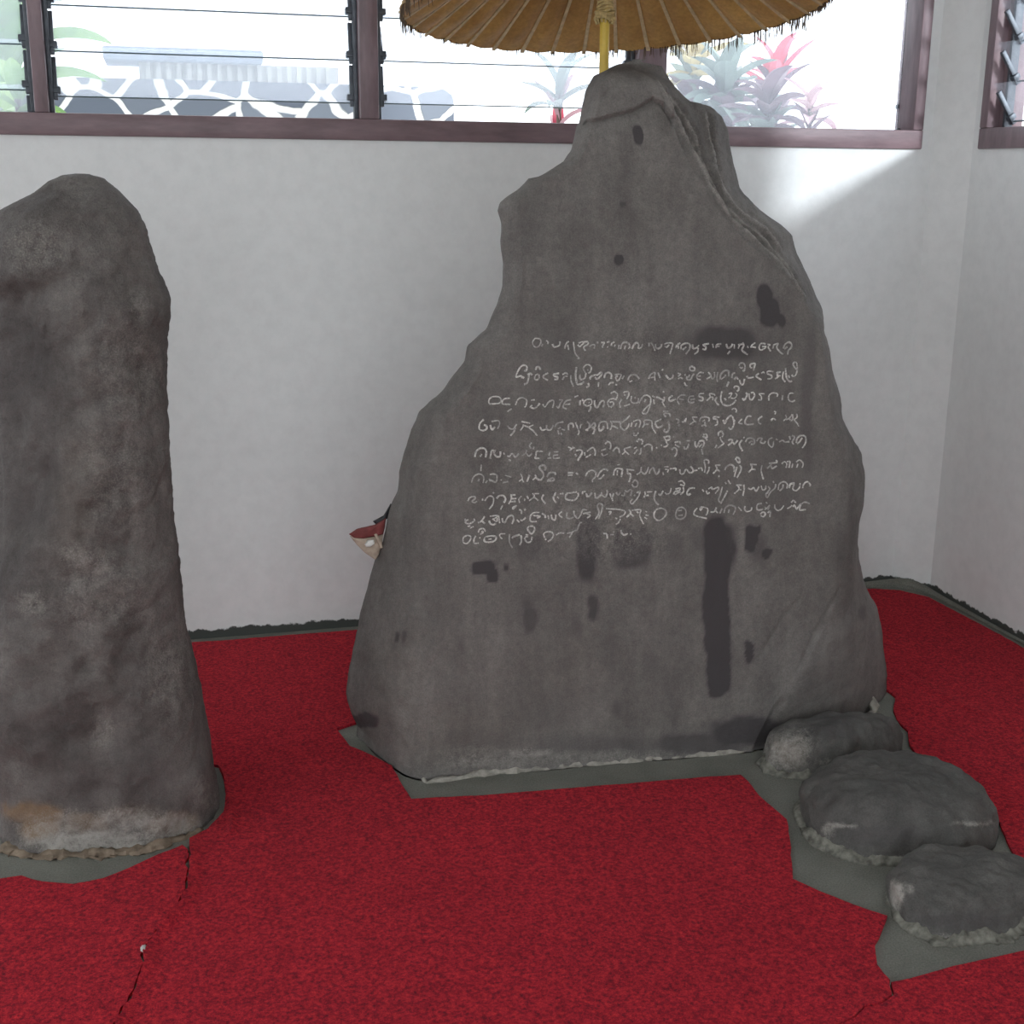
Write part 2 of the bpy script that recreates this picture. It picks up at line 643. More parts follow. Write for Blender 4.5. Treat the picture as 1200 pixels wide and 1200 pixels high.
# ------------------------------------------------------------------ right window
win2 = struct(empty('window_2', (0, (RY0 + RY1) / 2, ZS)))
RT2 = RAIL + 0.004
MB().box((-0.012, RY1, ZS), (0.10, RY0, RT2), c=0.004).build('bottom_rail', M_WOOD, win2)
MB().box((-0.012, RY1, ZT - 0.05), (0.10, RY0, ZT), c=0.004).build('top_rail', M_WOOD, win2)
MB().box((-0.012, RY0 - 0.038, RT2), (0.04, RY0, ZT - 0.05), c=0.004).build('jamb', M_WOOD, win2)
MB().box((0.03, RY0 - 0.055, RT2), (0.10, RY0, ZT - 0.05), c=0.004).build('jamb_stop', M_WOOD, win2)
for y in (RY1 + 0.03,):
    MB().box((-0.012, y - 0.03, RT2), (0.10, y + 0.03, ZT - 0.05), c=0.004).build('mullion', M_WOOD, win2)


def louvre_bay_side(y0, y1, zfirst, tilt, parent):
    z = zfirst
    for y, s in ((y0, -1), (y1, 1)):
        MB().box((0.028, min(y, y + s * 0.012), RT2), (0.056, max(y, y + s * 0.012), ZT - 0.05), c=0.002).build('louvre_channel', M_CLIP, parent)
    while z < ZT - 0.1:
        piv = Vector((0.045, 0, z))
        rot = Matrix.Translation(piv) @ Matrix.Rotation(tilt, 4, 'Y')
        bl = MB().box((-0.0025, y1 + 0.016, -0.012), (0.0025, y0 - 0.016, BLH - 0.012), rot).build('louvre_blade', M_GLASSC, parent, shade=False)
        MB().box((-0.0027, y1 + 0.016, -0.0145), (0.0027, y0 - 0.016, -0.0119), rot).build('blade_edge', M_EDGE, bl, shade=False)
        for y, s in ((y0, -1), (y1, 1)):
            cb = MB().box((-0.007, min(y + s * 0.010, y + s * 0.022), -0.022), (0.007, max(y + s * 0.010, y + s * 0.022), 0.088), rot, c=0.0015)
            cb.box((-0.012, min(y + s * 0.006, y + s * 0.03), -0.006), (0.010, max(y + s * 0.006, y + s * 0.03), 0.010), rot, c=0.002)
            cb.build('louvre_clip', M_CLIP, parent)
        z += PITCHZ


louvre_bay_side(RY0 - 0.055, RY1 + 0.06, RT2 + 0.03, -0.62, win2)

# ------------------------------------------------------------------ the inscribed stone
A0, B0 = on_z(495, 914), on_z(872, 882)
EU = (B0 - A0).normalized()
TILT = radians(5.0)
BACK = Vector((-EU.y, EU.x, 0)).normalized()
if BACK.y < 0:
    BACK = -BACK
EV = Vector((0, 0, 1)) * cos(TILT) + BACK * sin(TILT)
ND = BACK * cos(TILT) - Vector((0, 0, 1)) * sin(TILT)     # depth direction, away from the viewer


def slab_uv(px, py, D=0.0):
    p = on_plane(px, py, A0 + ND * D, ND) - A0
    return p.dot(EU), p.dot(EV)


LEFT = [(748, 72, .09), (735, 73, .09), (722, 76, .09), (708, 83, .09), (696, 89, .08), (688, 105, .06), (683, 128, .05), (679, 150, .04), (671, 175, .04),
        (662, 189, .04), (645, 200, .04), (632, 207, .04), (622, 208, .04), (610, 221, .03), (596, 229, .03), (587, 236, .03), (584, 247, .03),
        (588, 262, .03), (588, 285, .03), (592, 308, .03), (590, 335, .03), (584, 358, .03), (572, 385, .03), (562, 394, .04), (549, 406, .04),
        (545, 424, .05), (533, 440, .05), (520, 458, .06), (505, 471, .07), (493, 482, .08), (483, 505, .09), (475, 530, .10), (468, 555, .11),
        (466, 575, .12), (455, 605, .13), (449, 635, .15), (440, 655, .17), (430, 690, .19), (422, 720, .21), (415, 755, .23), (408, 790, .25),
        (406, 812, .26), (410, 832, .27), (418, 850, .27)]
RIGHT = [(748, 72, .09), (762, 70, .09), (775, 78, .10), (785, 94, .11), (797, 107, .12), (812, 121, .13), (828, 123, .13), (838, 127, .13), (847, 136, .13),
         (853, 150, .13), (857, 172, .13), (863, 200, .13), (868, 220, .13), (880, 236, .13), (897, 250, .13), (915, 262, .13), (929, 276, .12),
         (935, 298, .12), (948, 325, .12), (957, 350, .12), (964, 362, .11), (966, 385, .11), (972, 408, .11), (977, 435, .12), (986, 465, .12),
         (990, 490, .13), (998, 508, .13), (1010, 530, .14), (1014, 558, .15), (1013, 585, .15), (1006, 608, .15), (1004, 635, .16), (1008, 660, .17),
         (1017, 690, .18), (1028, 712, .20), (1034, 740, .22), (1036, 765, .23), (1040, 790, .24), (1038, 812, .25), (1030, 825, .25), (1022, 840, .25)]
FLEFT = [(718, 80), (704, 92), (696, 108), (690, 130), (686, 155), (680, 178), (670, 196), (640, 212), (622, 222), (604, 236), (597, 260), (598, 300), (598, 340),
         (590, 365), (572, 395), (556, 415), (546, 440), (528, 465), (512, 482), (500, 505), (497, 540), (505, 580), (510, 627), (512, 680),
         (510, 740), (507, 800), (502, 860), (498, 914)]
FRIGHT = [(752, 78), (765, 92), (778, 118), (795, 160), (808, 190), (822, 215), (836, 240), (856, 262), (882, 288), (906, 308), (928, 328), (944, 352), (954, 368), (961, 392),
          (965, 430), (972, 465), (978, 500), (985, 530), (992, 560), (988, 600), (984, 650), (980, 690), (962, 740), (935, 790), (908, 830), (885, 878)]


def edge_tab(pts):
    t = []
    for p in pts:
        D = p[2] if len(p) > 2 else 0.0
        u, v = slab_uv(p[0], p[1], D)
        t.append([v, u, D])
    t.sort(key=lambda a: a[0])
    return t


TL, TR = edge_tab(LEFT), edge_tab(RIGHT)
TFL, TFR = edge_tab(FLEFT), edge_tab(FRIGHT)
VTOP = max(TL[-1][0], TR[-1][0])
TL[-1][0] = TR[-1][0] = VTOP
CREASE = [slab_uv(*p) for p in ((684, 143), (700, 140), (716, 136), (743, 129), (765, 115), (778, 122), (790, 140))]
CREASE2 = [slab_uv(*p) for p in ((692, 117), (705, 112), (714, 105), (728, 92))]
CUT1 = [slab_uv(*p) for p in ((940, 700), (925, 715), (905, 745), (890, 770))]
CUT2 = [slab_uv(*p) for p in ((985, 690), (968, 720), (948, 755), (938, 780))]
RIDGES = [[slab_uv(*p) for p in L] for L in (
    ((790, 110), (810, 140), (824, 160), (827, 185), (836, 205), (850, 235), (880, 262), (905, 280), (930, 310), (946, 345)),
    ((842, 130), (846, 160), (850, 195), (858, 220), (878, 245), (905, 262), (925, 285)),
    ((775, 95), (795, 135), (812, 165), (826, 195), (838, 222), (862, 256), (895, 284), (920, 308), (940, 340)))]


def seg_dist(u, v, line):
    best, side = 9.0, 0.0
    for (a, b_), (c_, d_) in zip(line[:-1], line[1:]):
        dx, dy = c_ - a, d_ - b_
        L2 = dx * dx + dy * dy
        t = max(0.0, min(1.0, ((u - a) * dx + (v - b_) * dy) / L2))
        ex, ey = u - a - dx * t, v - b_ - dy * t
        d2 = ex * ex + ey * ey
        if d2 < best:
            best = d2
            side = dx * ey - dy * ex
    return sqrt(best), side


# dark stains, and darker patches along the foot: (px, py, half width, half height, strength)
STAINS = [(747, 161, 6, 10, .9), (725, 306, 5, 7, .8), (731, 238, 4, 5, .5), (716, 287, 3, 4, .3), (897, 348, 9, 15, .9), (903, 366, 11, 18, .9), (915, 377, 5, 8, .8),
          (850, 402, 42, 22, .55), (820, 408, 28, 22, .42), (885, 408, 30, 16, .35), (770, 400, 25, 18, .3),
          (838, 630, 16, 30, .7), (840, 655, 17, 34, .85), (839, 700, 16, 40, .9), (841, 745, 16, 35, .95), (842, 785, 15, 30, 1.0), (840, 808, 9, 12, .9), (845, 640, 20, 30, .6),
          (877, 765, 6, 14, .75), (566, 666, 15, 9, .9), (578, 676, 9, 9, .8), (594, 664, 4, 6, .6), (556, 660, 5, 4, .5),
          (688, 650, 13, 32, .6), (690, 630, 16, 30, .6), (620, 725, 9, 20, .5), (694, 712, 7, 20, .55), (676, 735, 8, 18, .4), (742, 640, 26, 28, .55), (618, 715, 8, 22, .45), (790, 760, 30, 50, .15), (545, 800, 30, 60, .15), (650, 720, 40, 60, .12), (1000, 600, 8, 40, .3),
          (880, 630, 8, 17, .8), (888, 640, 14, 22, .45), (900, 648, 5, 8, .7), (888, 618, 5, 5, .6), (620, 640, 25, 18, .35), (660, 415, 20, 40, .3),
          (705, 470, 22, 60, .30), (725, 430, 16, 40, .28), (680, 520, 26, 60, .22), (810, 470, 40, 50, .22), (780, 560, 50, 60, .18), (630, 560, 60, 70, .15),
          (945, 470, 9, 90, .4), (950, 420, 8, 60, .4), (905, 560, 40, 60, .25), (600, 480, 40, 30, .15), (790, 640, 14, 22, .35), (820, 630, 14, 20, .35),
          (540, 755, 6, 14, .35), (465, 747, 3, 9, .6), (473, 746, 3, 9, .5), (780, 800, 25, 40, .2), (725, 830, 6, 12, .4), (650, 830, 50, 30, .2),
          (880, 858, 55, 18, .6), (820, 872, 60, 14, .5), (700, 872, 80, 12, .35), (560, 868, 50, 16, .3), (765, 775, 12, 16, .3), (715, 760, 14, 30, .18),
          (428, 845, 16, 10, .7), (700, 330, 30, 20, .08), (885, 230, 40, 40, .05), (1010, 720, 6, 10, .4), (985, 640, 10, 30, .3)]
PALES = [(700, 600, 90, 50, .34), (640, 545, 60, 35, .26), (760, 490, 90, 60, .36), (720, 625, 60, 30, .34), (700, 545, 80, 50, .28), (740, 420, 40, 40, .22), (620, 880, 30, 6, .5),
         (570, 893, 60, 8, .35), (605, 882, 12, 5, .4), (740, 360, 14, 50, .12), (835, 180, 10, 40, .10), (560, 884, 40, 10, .2), (680, 886, 120, 7, .3)]
WARMS = [(540, 860, 90, 40, .10), (470, 800, 40, 60, .08), (600, 790, 100, 60, .05)]


def ell(px, py, lst):
    s = 0.0
    for cx, cy, a, b_, k in lst:
        if abs(px - cx) < a * 1.7 and abs(py - cy) < b_ * 1.7:
            r = (abs((px - cx) / a) ** 2.7 + abs((py - cy) / b_) ** 2.7) ** (1 / 2.7)
            s = max(s, k * (1 - smooth(0.70 if k > 0.45 else 0.35, 1.25 if k > 0.45 else 1.45, r)))
    return s


def to_px(p):
    d = p - CAM
    z = d.dot(_f)
    return 600 + F * d.dot(_r) / z, 600 - F * d.dot(_u) / z


def make_slab():
    NV, NL, NM, NR, NB = 300, 34, 150, 44, 40
    verts, faces, px_of = [], [], []
    ring = NL + NM + NR + NB
    vmin = -0.05
    for j in range(NV + 1):
        t = j / NV
        v = vmin + (VTOP - vmin) * (1 - (1 - t) ** 1.25)
        v = min(v, VTOP - 0.0005)
        uL, DL = interp(TL, v)
        uR, DR = interp(TR, v)
        fl = interp(TFL, v)[0]
        fr = interp(TFR, v)[0]
        wdt = uR - uL
        fl = max(fl, uL + 0.05 * wdt)
        fr = min(fr, uR - 0.05 * wdt)
        if fr < fl + 0.2 * wdt:
            mid = (fl + fr) / 2
            fl, fr = mid - 0.1 * wdt, mid + 0.1 * wdt
            fl = max(fl, uL + 0.02 * wdt)
            fr = min(fr, uR - 0.02 * wdt)
        T = 0.31 - 0.13 * max(0.0, v) / VTOP
        top = smooth(VTOP - 0.10, VTOP, v)
        for i in range(NL):
            s = 1 - i / NL
            verts.append([uL + (fl - uL) * (1 - s), DL * (0.18 * s + 0.82 * s ** 2.2), v, 0])
        for i in range(NM):
            s = i / NM
            verts.append([fl + (fr - fl) * s, 0.0, v, 1])
        for i in range(NR):
            s = i / NR
            kk = smooth(0.55, 0.9, v)
            verts.append([fr + (uR - fr) * s, DR * (kk * (0.75 * s + 0.25 * s * s) + (1 - kk) * (0.12 * s + 0.88 * s ** 2.1)), v, 2])
        for i in range(NB):
            s = i / NB
            # around the back
            ub = uR + (uL - uR) * s
            bulge = (1 - abs(2 * s - 1) ** 4)
            Ds = DR + (DL - DR) * s
            verts.append([ub - (0.0 if 0 < s < 1 else 0), Ds + max(0.02, T - Ds) * bulge, v, 3])
        if top > 0:
            for q in verts[-ring:]:
                m_ = (DL + DR) / 2
                q[1] = q[1] + (m_ - q[1]) * top ** 3
    # smooth the depth profile along each ring so that facets meet in worn edges
    nrow = NV + 1
    for it in range(3):
        nd = [q[1] for q in verts]
        for j in range(nrow):
            o = j * ring
            for i in range(ring):
                nd[o + i] = 0.25 * verts[o + i - 1 if i else o + ring - 1][1] + 0.5 * verts[o + i][1] + 0.25 * verts[o + (i + 1) % ring][1]
        for q, d in zip(verts, nd):
            q[1] = d
    out = []
    for u, d, v, zone in verts:
        if zone != 3 and v > 0.85:
            dc, side = seg_dist(u, v, CREASE)
            if dc < 0.2 and CREASE[0][0] - 0.03 < u < CREASE[-1][0]:
                up = side > 0
                d += (-0.007 * (1 - smooth(0.0, 0.09, dc)) if up else 0.012 * (1 - smooth(0.0, 0.05, dc)))
                d += 0.004 * (1 - smooth(0, 0.006, dc))
            dc, side = seg_dist(u, v, CREASE2)
            d += 0.004 * (1 - smooth(0, 0.012, dc)) * (1 if side < 0 else 0.3)
        if zone in (1, 2) and v < 0.7:
            for L in (CUT1, CUT2):
                dc, side = seg_dist(u, v, L)
                d += 0.004 * (1 - smooth(0, 0.008, dc))
        if zone == 2 and v > 0.6:
            for k, L in enumerate(RIDGES):
                dc, side = seg_dist(u, v, L)
                d += 0.012 * (1 - smooth(0.0, 0.020, dc)) * (1 if side > 0 else -0.8) + 0.004 * noise.noise(Vector((u * 30, v * 22, k)))
        P = A0 + EU * u + EV * v + ND * d
        rough = {0: 1.0, 1: 0.45, 2: 1.5, 3: 1.2}[zone]
        n1 = fbm(P * 4.0, 4)
        n2 = fbm(P * 16.0 + Vector((5, 3, 1)), 4)
        n3 = fbm(P * 60.0, 3)
        P = P + ND * (n1 * 0.008 * rough + n2 * 0.0035 * rough + n3 * 0.0009 * rough)
        P = P + EU * (n2 * 0.0055 * (rough - 0.45)) + EV * (fbm(P * 25.0, 3) * 0.002 * (1 if v < VTOP - 0.02 else 0))
        if P.z < 0.0:
            P.z = 0.0
        out.append(P)
    for j in range(NV):
        for i in range(ring):
            a = j * ring + i
            b_ = j * ring + (i + 1) % ring
            faces.append((a, b_, b_ + ring, a + ring))
    faces.append(tuple(range(ring))[::-1])
    faces.append(tuple(NV * ring + i for i in range(ring)))
    return out, faces


def paint_marks(o, fn):
    me = o.data
    at = me.color_attributes.new('mark', 'FLOAT_COLOR', 'POINT')
    buf = []
    for v in me.vertices:
        r, g, b_ = fn(v.co)
        buf += [r, g, b_, 1.0]
    at.data.foreach_set('color', buf)


sv, sf = make_slab()
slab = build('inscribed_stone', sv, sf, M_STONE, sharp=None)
tag(slab, 'tall grey inscribed stone slab with chalked writing standing on the red carpet', 'inscribed stone')


def slab_marks(co):
    px, py = to_px(co)
    jx = 3 * noise.noise(co * 14) + 2 * noise.noise(co * 50)
    jy = 5 * noise.noise(co * 11 + Vector((9, 0, 0))) + 3 * noise.noise(co * 45)
    q = co - A0
    u, v = q.dot(EU), q.dot(EV)
    pale = ell(px + jx, py + jy, PALES)
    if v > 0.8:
        for L in RIDGES:  # bright highlights on the ridge crests, painted into the colour
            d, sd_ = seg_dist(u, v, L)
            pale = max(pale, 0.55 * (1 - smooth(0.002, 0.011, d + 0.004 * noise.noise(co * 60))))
    return (min(1.0, 1.45 * ell(px + jx, py + jy, STAINS)), pale, ell(px + jx, py + jy, WARMS))


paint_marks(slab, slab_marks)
SLAB_BVH = BVHTree.FromPolygons(sv, sf)


def on_slab(px, py):
    h = SLAB_BVH.ray_cast(CAM, ray(px, py))
    return h[0], h[1]


# chalked writing, traced stroke by stroke: (origin x, origin y, strokes in tenths of a picture unit)
WRITING = [
 [(540, 385, "870,115 840,160 855,205 890,220 925,195 940,150 920,120 870,115;945,210 960,180;1000,140 1022,160 1014,182"),
  (640, 385, "75,180 90,215 130,210 160,190 160,150;215,235 240,170 265,150;250,190 265,250;320,155 330,240 345,300 390,350 365,350;370,190 395,210 430,180 480,155 490,185 440,220 460,260;380,170 430,155 470,155;505,215 540,190 570,195 560,235;600,155 600,175;645,165 680,165 665,200 660,225;710,160 740,155;715,215 722,218;765,205 770,175 800,160;795,215 810,190;845,240 855,190;870,240 890,180 930,160 970,180 980,215 965,240;915,245 930,200;1005,240 1030,190 1060,165 1085,190 1080,230 1115,220 1130,180"),
  (740, 385, "205,165 205,210;225,165 250,195 275,260;280,180 285,220 310,235 345,215 350,180;390,205 410,220 440,190;385,185 420,170 480,175 475,220 450,300;520,230 530,190;570,170 545,190 550,235;585,245 580,205 625,175 680,180 680,240 635,300;600,250 640,215;715,185 720,230 755,230 790,195;780,225 775,270 735,300;905,178 840,190 870,215 865,245 830,240;950,180 960,225;990,230 1000,190 1050,180;1000,210 1030,208"),
  (840, 385, "110,180 125,225 165,215 185,180;155,265 125,300;205,235 205,185;250,235 270,190 300,185;250,190 275,180;300,165 315,200 295,250 330,285 360,305;355,210 370,225;450,165 410,195 400,225;410,215 455,222;570,180 520,175 495,215 510,250 550,240 575,210 530,212;595,185 625,190 600,215 630,265;655,235 670,185;670,190 720,175 700,220 745,280 775,300;780,235 800,185 845,160 875,185 870,225 840,255 830,305;790,240 825,215")],
 [(540, 385, "720,580 700,555 650,570 655,530 700,450 740,430 775,450 765,495 740,490;740,580 720,565;780,540 810,525 835,545;800,530 790,600 775,640 740,655;880,485 890,450 920,455 930,485;870,555 865,590 895,600 920,570 905,535 870,550;1020,520 970,550 975,580 1020,605"),
  (640, 385, "150,525 90,535 100,560 130,565 130,595 95,595;190,600 210,565;190,540 230,520 250,540;215,560 250,560;290,545 290,610 320,680;355,450 345,540 355,620 370,655 410,650 445,625;395,540 400,590 430,595 460,570 465,520;460,520 435,470 460,430 500,425 530,460 515,510 490,520;485,480 490,495;490,640 500,670 470,690;520,595 515,570 570,545 600,545 640,515 650,540 600,590 570,570;615,630 610,680;680,580 695,530 735,515 765,545 760,590;730,665 755,635 790,635;810,655 830,660;805,545 850,535 880,545 840,615 815,570 840,560;890,590 915,550;960,610 970,570 1000,545 1050,545 1090,590;975,625 1010,610"),
  (740, 385, "200,590 225,540 275,515 270,560 275,610;225,575 265,570;310,515 335,580;355,490 370,480;400,545 440,590 480,575 490,540;540,525 575,535 545,560;545,590 575,575 600,590;620,550 635,540;650,560 650,595 690,600 715,555 735,530;665,575 680,540;685,490 685,455 715,445 740,465 735,490 700,495 685,480;620,630 635,665 655,670;845,520 800,515 765,555 775,590 810,600;775,560 810,555;880,590 930,560 900,510;930,560 950,590 975,560 970,510;1010,510 1000,580 1010,625;1040,595 1045,540 1090,495 1135,500 1140,560;1050,595 1095,560 1100,540;1140,625 1115,680"),
  (840, 385, "175,580 185,530 210,520;205,600 225,570 250,595;265,600 285,655 310,650 325,590;260,440 270,410 310,405 330,440 320,495 300,490;265,450 290,465 305,450;390,455 395,420 445,410 440,450 430,495;395,460 415,460;350,555 370,580 430,570;490,525 460,560 520,600;520,525 545,510 560,520;660,505 600,500 595,530 640,550 635,585 590,590;680,590 720,560 705,520 750,510;700,550 745,555;780,505 770,580 800,625;805,460 815,570 850,620 880,615;840,545 850,580;880,540 890,560 925,545 940,490 915,460 895,420 910,395 935,405 942,450 940,490")],
 [(540, 445, "330,280 330,235 370,200 440,200 470,230 450,275 335,285;575,220 510,225 485,280 580,290;595,340 545,375;640,295 670,230 720,210 770,240 765,300 745,325;825,240 865,235;835,300 815,320 860,335 900,310 925,275;960,285 985,320 1030,260 1080,240 1090,270 1075,330"),
  (640, 445, "120,310 145,330 165,280 190,240 150,235;220,290 280,285;290,235 240,245 210,280 200,325 240,340;330,205 375,185;400,240 395,300;425,225 430,250;450,300 440,265 480,230 530,235 530,285 470,310 465,290;500,265 505,270;525,310 515,350 495,375;565,240 570,300 600,325 640,260 670,245 680,280 665,325;740,320 720,280 740,235 790,220 825,235;745,265 780,260 790,290 755,325;755,160 800,140 835,175 825,220;885,230 860,275 870,325;905,155 925,140 965,145 965,185 945,225;910,175 930,180;915,310 940,300 980,285;1000,190 995,250 1020,270 1075,265 1080,215;1040,200 1045,225"),
  (740, 445, "90,275 130,200 180,180 220,210 225,260 205,340 175,395 130,390 150,350 190,310 215,290;150,260 165,230;245,190 275,205;260,230 265,285;290,200 340,225 375,240;375,130 375,150;385,200 380,250 360,260 395,320;480,185 440,215 450,250 520,225;630,180 570,185 535,235 560,290;560,225 615,235;730,190 680,200 665,250 700,270 735,260;690,235 740,225;850,160 800,165 795,195 835,210 830,245 785,240;880,245 920,205 915,165 970,170 975,190;915,200 955,210 950,240;1000,205 980,240 1020,300"),
  (840, 445, "60,135 45,220 70,285 130,305 190,280 225,235;90,215 105,240;140,165 175,155 160,195 135,215;165,215 210,215 235,180 215,155;200,100 215,75 255,85 255,120 235,135;340,150 355,180 320,240 300,215;375,160 385,220 410,235 440,190 430,150 400,155;555,165 495,165 520,195 520,235 485,235;610,245 610,190 650,155 710,165 705,200;770,180 765,240;900,160 855,160 835,200 850,245 890,255 915,240")],
 [(540, 445, "270,465 225,510 215,570 250,595 300,580 300,540 270,530;345,530 365,585 400,550;360,490 440,480 455,520 430,575;550,540 570,570 615,575 655,520;640,560 620,610 580,655;710,490 810,510;725,530 790,555;735,540 700,595;850,530 800,560 850,600 895,655;930,550 950,590 1000,575 1005,530;1000,575 1030,590 1060,580 1085,530"),
  (640, 445, "100,555 130,510 200,495;135,575 170,560;135,590 150,640;175,620 180,650;180,580 220,590;260,590 265,530 310,515 320,560;345,500 360,540 385,610 370,650;400,570 405,525 420,530;480,490 510,530 480,600;460,590 500,570 560,505 575,545 530,560;545,570 570,580 550,640;615,570 625,515 660,490 710,500 720,575;620,570 630,600 670,570 670,540;750,490 870,495;770,500 770,540 750,590;780,540 840,570;870,500 875,560 920,590 960,550 975,510;880,500 930,470 980,420;995,550 1005,500;1020,490 1080,470 1105,500 1090,560;1040,550 1060,510;1030,620 1030,650 1060,650 1080,620"),
  (740, 445, "130,560 150,520 150,475 220,475 240,500 245,560 285,630;150,525 200,520;270,500 350,460;275,510 300,555 340,555 370,530;370,370 430,370;375,400 400,435;385,390 445,400 450,435;430,485 445,560 420,610 385,605 390,575;520,460 550,470 550,500 535,505;555,520 555,545;590,495 620,490 640,450 630,495;680,525 730,485 715,440 770,440;725,480 760,500;800,490 810,450 860,435 910,450 905,490;830,490 860,470;820,540 860,530 875,550;855,490 865,520;1030,440 965,435 960,455 1000,470 1005,520 975,535"),
  (840, 445, "75,470 90,515 120,460 165,420 190,450 200,520 170,580 135,560;195,530 210,470;175,350 205,335 230,355 225,385;295,460 255,505 300,515;405,430 360,430 330,490 350,525 430,520;530,430 490,460 490,500 515,520;630,480 660,455 690,470;670,370 690,380 680,405;805,410 815,450 780,480;810,470 850,450 880,405;850,460 870,480 890,450 885,405;935,400 940,440 910,470 940,510 960,545")],
 [(540, 505, "165,305 180,240 225,205 275,205 300,245 290,310;225,300 245,270;345,325 355,260 365,230 410,235;380,245 415,300 460,295 465,240;500,255 510,275;545,290 570,300 600,265 640,305 680,265;560,340 585,345;715,290 760,260 770,220;770,265 800,295 835,260;830,135 805,170 825,210;855,185 850,215;960,240 890,240 880,290 870,320 920,320;1040,250 1035,290;1015,320 1060,315;1090,245 1140,245;1090,285 1140,280;1090,285 1090,320 1160,315"),
  (640, 505, "255,185 300,205 335,195;275,230 300,210 315,180;350,230 410,225 420,260 385,320 370,350;340,270 355,300;450,250 455,290;465,310 510,285 520,270;480,240 530,200 560,200 575,250 570,290;645,230 700,210;650,260 670,290 720,270;690,155 720,125 755,150 755,200 740,210;780,240 820,195 850,210 860,260;890,275 925,240 915,210 1000,185;925,235 970,275;1030,205 1060,190;1030,270 1070,215;1065,130 1085,95 1095,100 1130,110 1120,160;1110,200 1110,250 1090,280"),
  (740, 505, "145,185 190,155 235,175 240,235;290,190 300,205;345,165 355,170;375,65 400,105 415,150;380,75 440,60 445,100 410,110;375,185 410,180 430,150;490,65 495,70;505,135 560,125 575,155;510,160 560,190;470,220 500,195 530,220 525,270 505,300;645,115 685,115;615,180 625,210 655,200 670,150;745,120 745,170 765,190;770,190 800,120 845,120 850,160 825,200;790,190 830,150;820,210 835,275;840,40 880,40 885,80;835,60 870,85 885,110;1020,60 1020,20 1055,5 1075,40 1060,70;1040,70 1050,110 1085,150;980,200 1000,165;1010,200 1080,150"),
  (840, 505, "130,110 170,100 180,130 130,170;190,130 205,155 245,110;310,80 325,75;295,105 265,160 300,235;335,130 360,90 410,85 440,110 435,150 400,155;375,145 400,120 420,125;470,120 490,85 530,90 510,130 550,145 570,120;650,80 610,100 605,150 640,190 660,170 665,120;690,95 710,105;730,130 770,110 800,130 850,125;850,60 860,100;880,55 910,75 885,130 900,155;930,140 940,90 980,55 1030,60 1045,110 1030,160 1000,200;960,140 1000,80;940,150 965,130")],
 [(540, 505, "125,605 150,540 205,505 255,520 270,560 260,610;205,590 215,560;240,395 235,470;290,610 310,580;340,510 380,505 420,520 420,580 400,600 340,570;330,560 345,590;470,570 475,580;520,520 590,540;490,605 555,595;680,590 720,555 700,500;715,560 735,600;805,515 775,595;840,575 880,540 870,515;880,550 930,575 965,540 965,490 930,450 925,420 970,400 995,430 985,465;1010,540 1040,490 1100,490 1105,515;1010,585 1090,580 1075,550 1020,580"),
  (640, 505, "255,490 320,490;255,520 310,515;350,490 370,510;460,530 490,480 540,460 580,490 575,540 545,570 545,600;600,540 620,500 660,455 710,450 720,470;610,560 640,555 680,510;790,520 800,470 830,440 890,450 890,490 880,540;835,460 830,520;940,450 1030,460;950,450 955,500 985,500 990,540 970,600;830,400 860,395"),
  (740, 505, "60,510 105,480 115,420;110,470 150,505 185,470 200,420;210,500 220,460 255,430 270,470 290,510 320,480 325,440;365,480 375,515;385,420 435,420;395,450 430,455 420,485;450,445 475,440;485,440 515,440 520,465;565,450 575,500 610,500 640,450 680,490 720,480;690,415 720,450 720,480;735,465 770,460;780,440 820,435 830,470;845,350 870,335 905,350 900,385;850,360 865,420 855,490;880,500 905,460 910,420;980,405 1040,400;990,410 1000,450 955,500;1000,450 1035,475;1025,520 1025,540"),
  (840, 505, "95,460 110,425 160,395 200,420 200,480;215,340 235,310 265,330 265,370 240,360 225,335;235,420 205,540;270,400 285,450 235,550;390,390 465,395;400,390 410,440 370,485;410,450 450,450;530,400 520,470 545,565;590,440 640,390;630,400 650,440 700,410;610,380 710,370;690,345 710,355;760,385 790,360 820,385 810,430;820,360 855,360 845,430;880,430 890,380;935,430 950,385;930,365 970,340 1010,380 1000,430")],
 [(540, 560, "80,270 110,230 160,220 165,245 130,275 160,290 190,275;255,240 255,265;280,270 320,220 360,215 385,250 370,320 330,365;375,180 390,170;420,240 450,210 500,210 525,250 505,290;490,325 465,370;580,200 640,200;590,200 590,250 560,305;595,245 650,240;580,280 640,275;655,325 610,345 615,365 650,330;710,215 680,250 690,290;750,245 745,270;775,210 790,245;800,265 860,220 840,180;865,185 915,185;860,225 905,265;970,195 950,245 990,300;1115,170 1085,235 1115,290"),
  (640, 560, "130,220 150,240;160,185 200,185;235,185 360,165;235,190 235,250 330,260 375,210 370,175;425,190 430,165 460,160;470,180 480,215 510,210 535,170;570,175 585,240 640,200 650,165;640,190 690,225 715,180 710,140;745,180 770,230 790,180;770,230 780,270;820,170 845,200 870,170;880,200 910,210 920,170;920,150 950,160 985,140 1005,150 990,210;1030,200 1040,210;1060,175 1095,160 1090,200 1060,250 1010,305 985,280 1010,250;1010,60 1040,25 1075,55 1065,100 1025,105 1005,75"),
  (740, 560, "155,160 160,190 145,230;155,210 200,205;180,165 240,160;285,150 265,230 285,285 320,315;315,190 345,200 370,150;395,170 410,190 450,175 465,120;545,45 590,35 620,70 605,100;570,80 600,85;490,195 510,160 555,150 570,120 515,130;505,195 570,160;605,110 610,160 570,195;740,120 680,125 650,175 665,200 695,185;830,135 845,160;875,150 890,185 915,170;900,130 940,110 950,135 1010,110 1020,130 980,185;1065,105 1040,200 1020,260 1055,300;1125,150 1080,240 1050,290;1095,50 1110,70;1130,25 1160,70"),
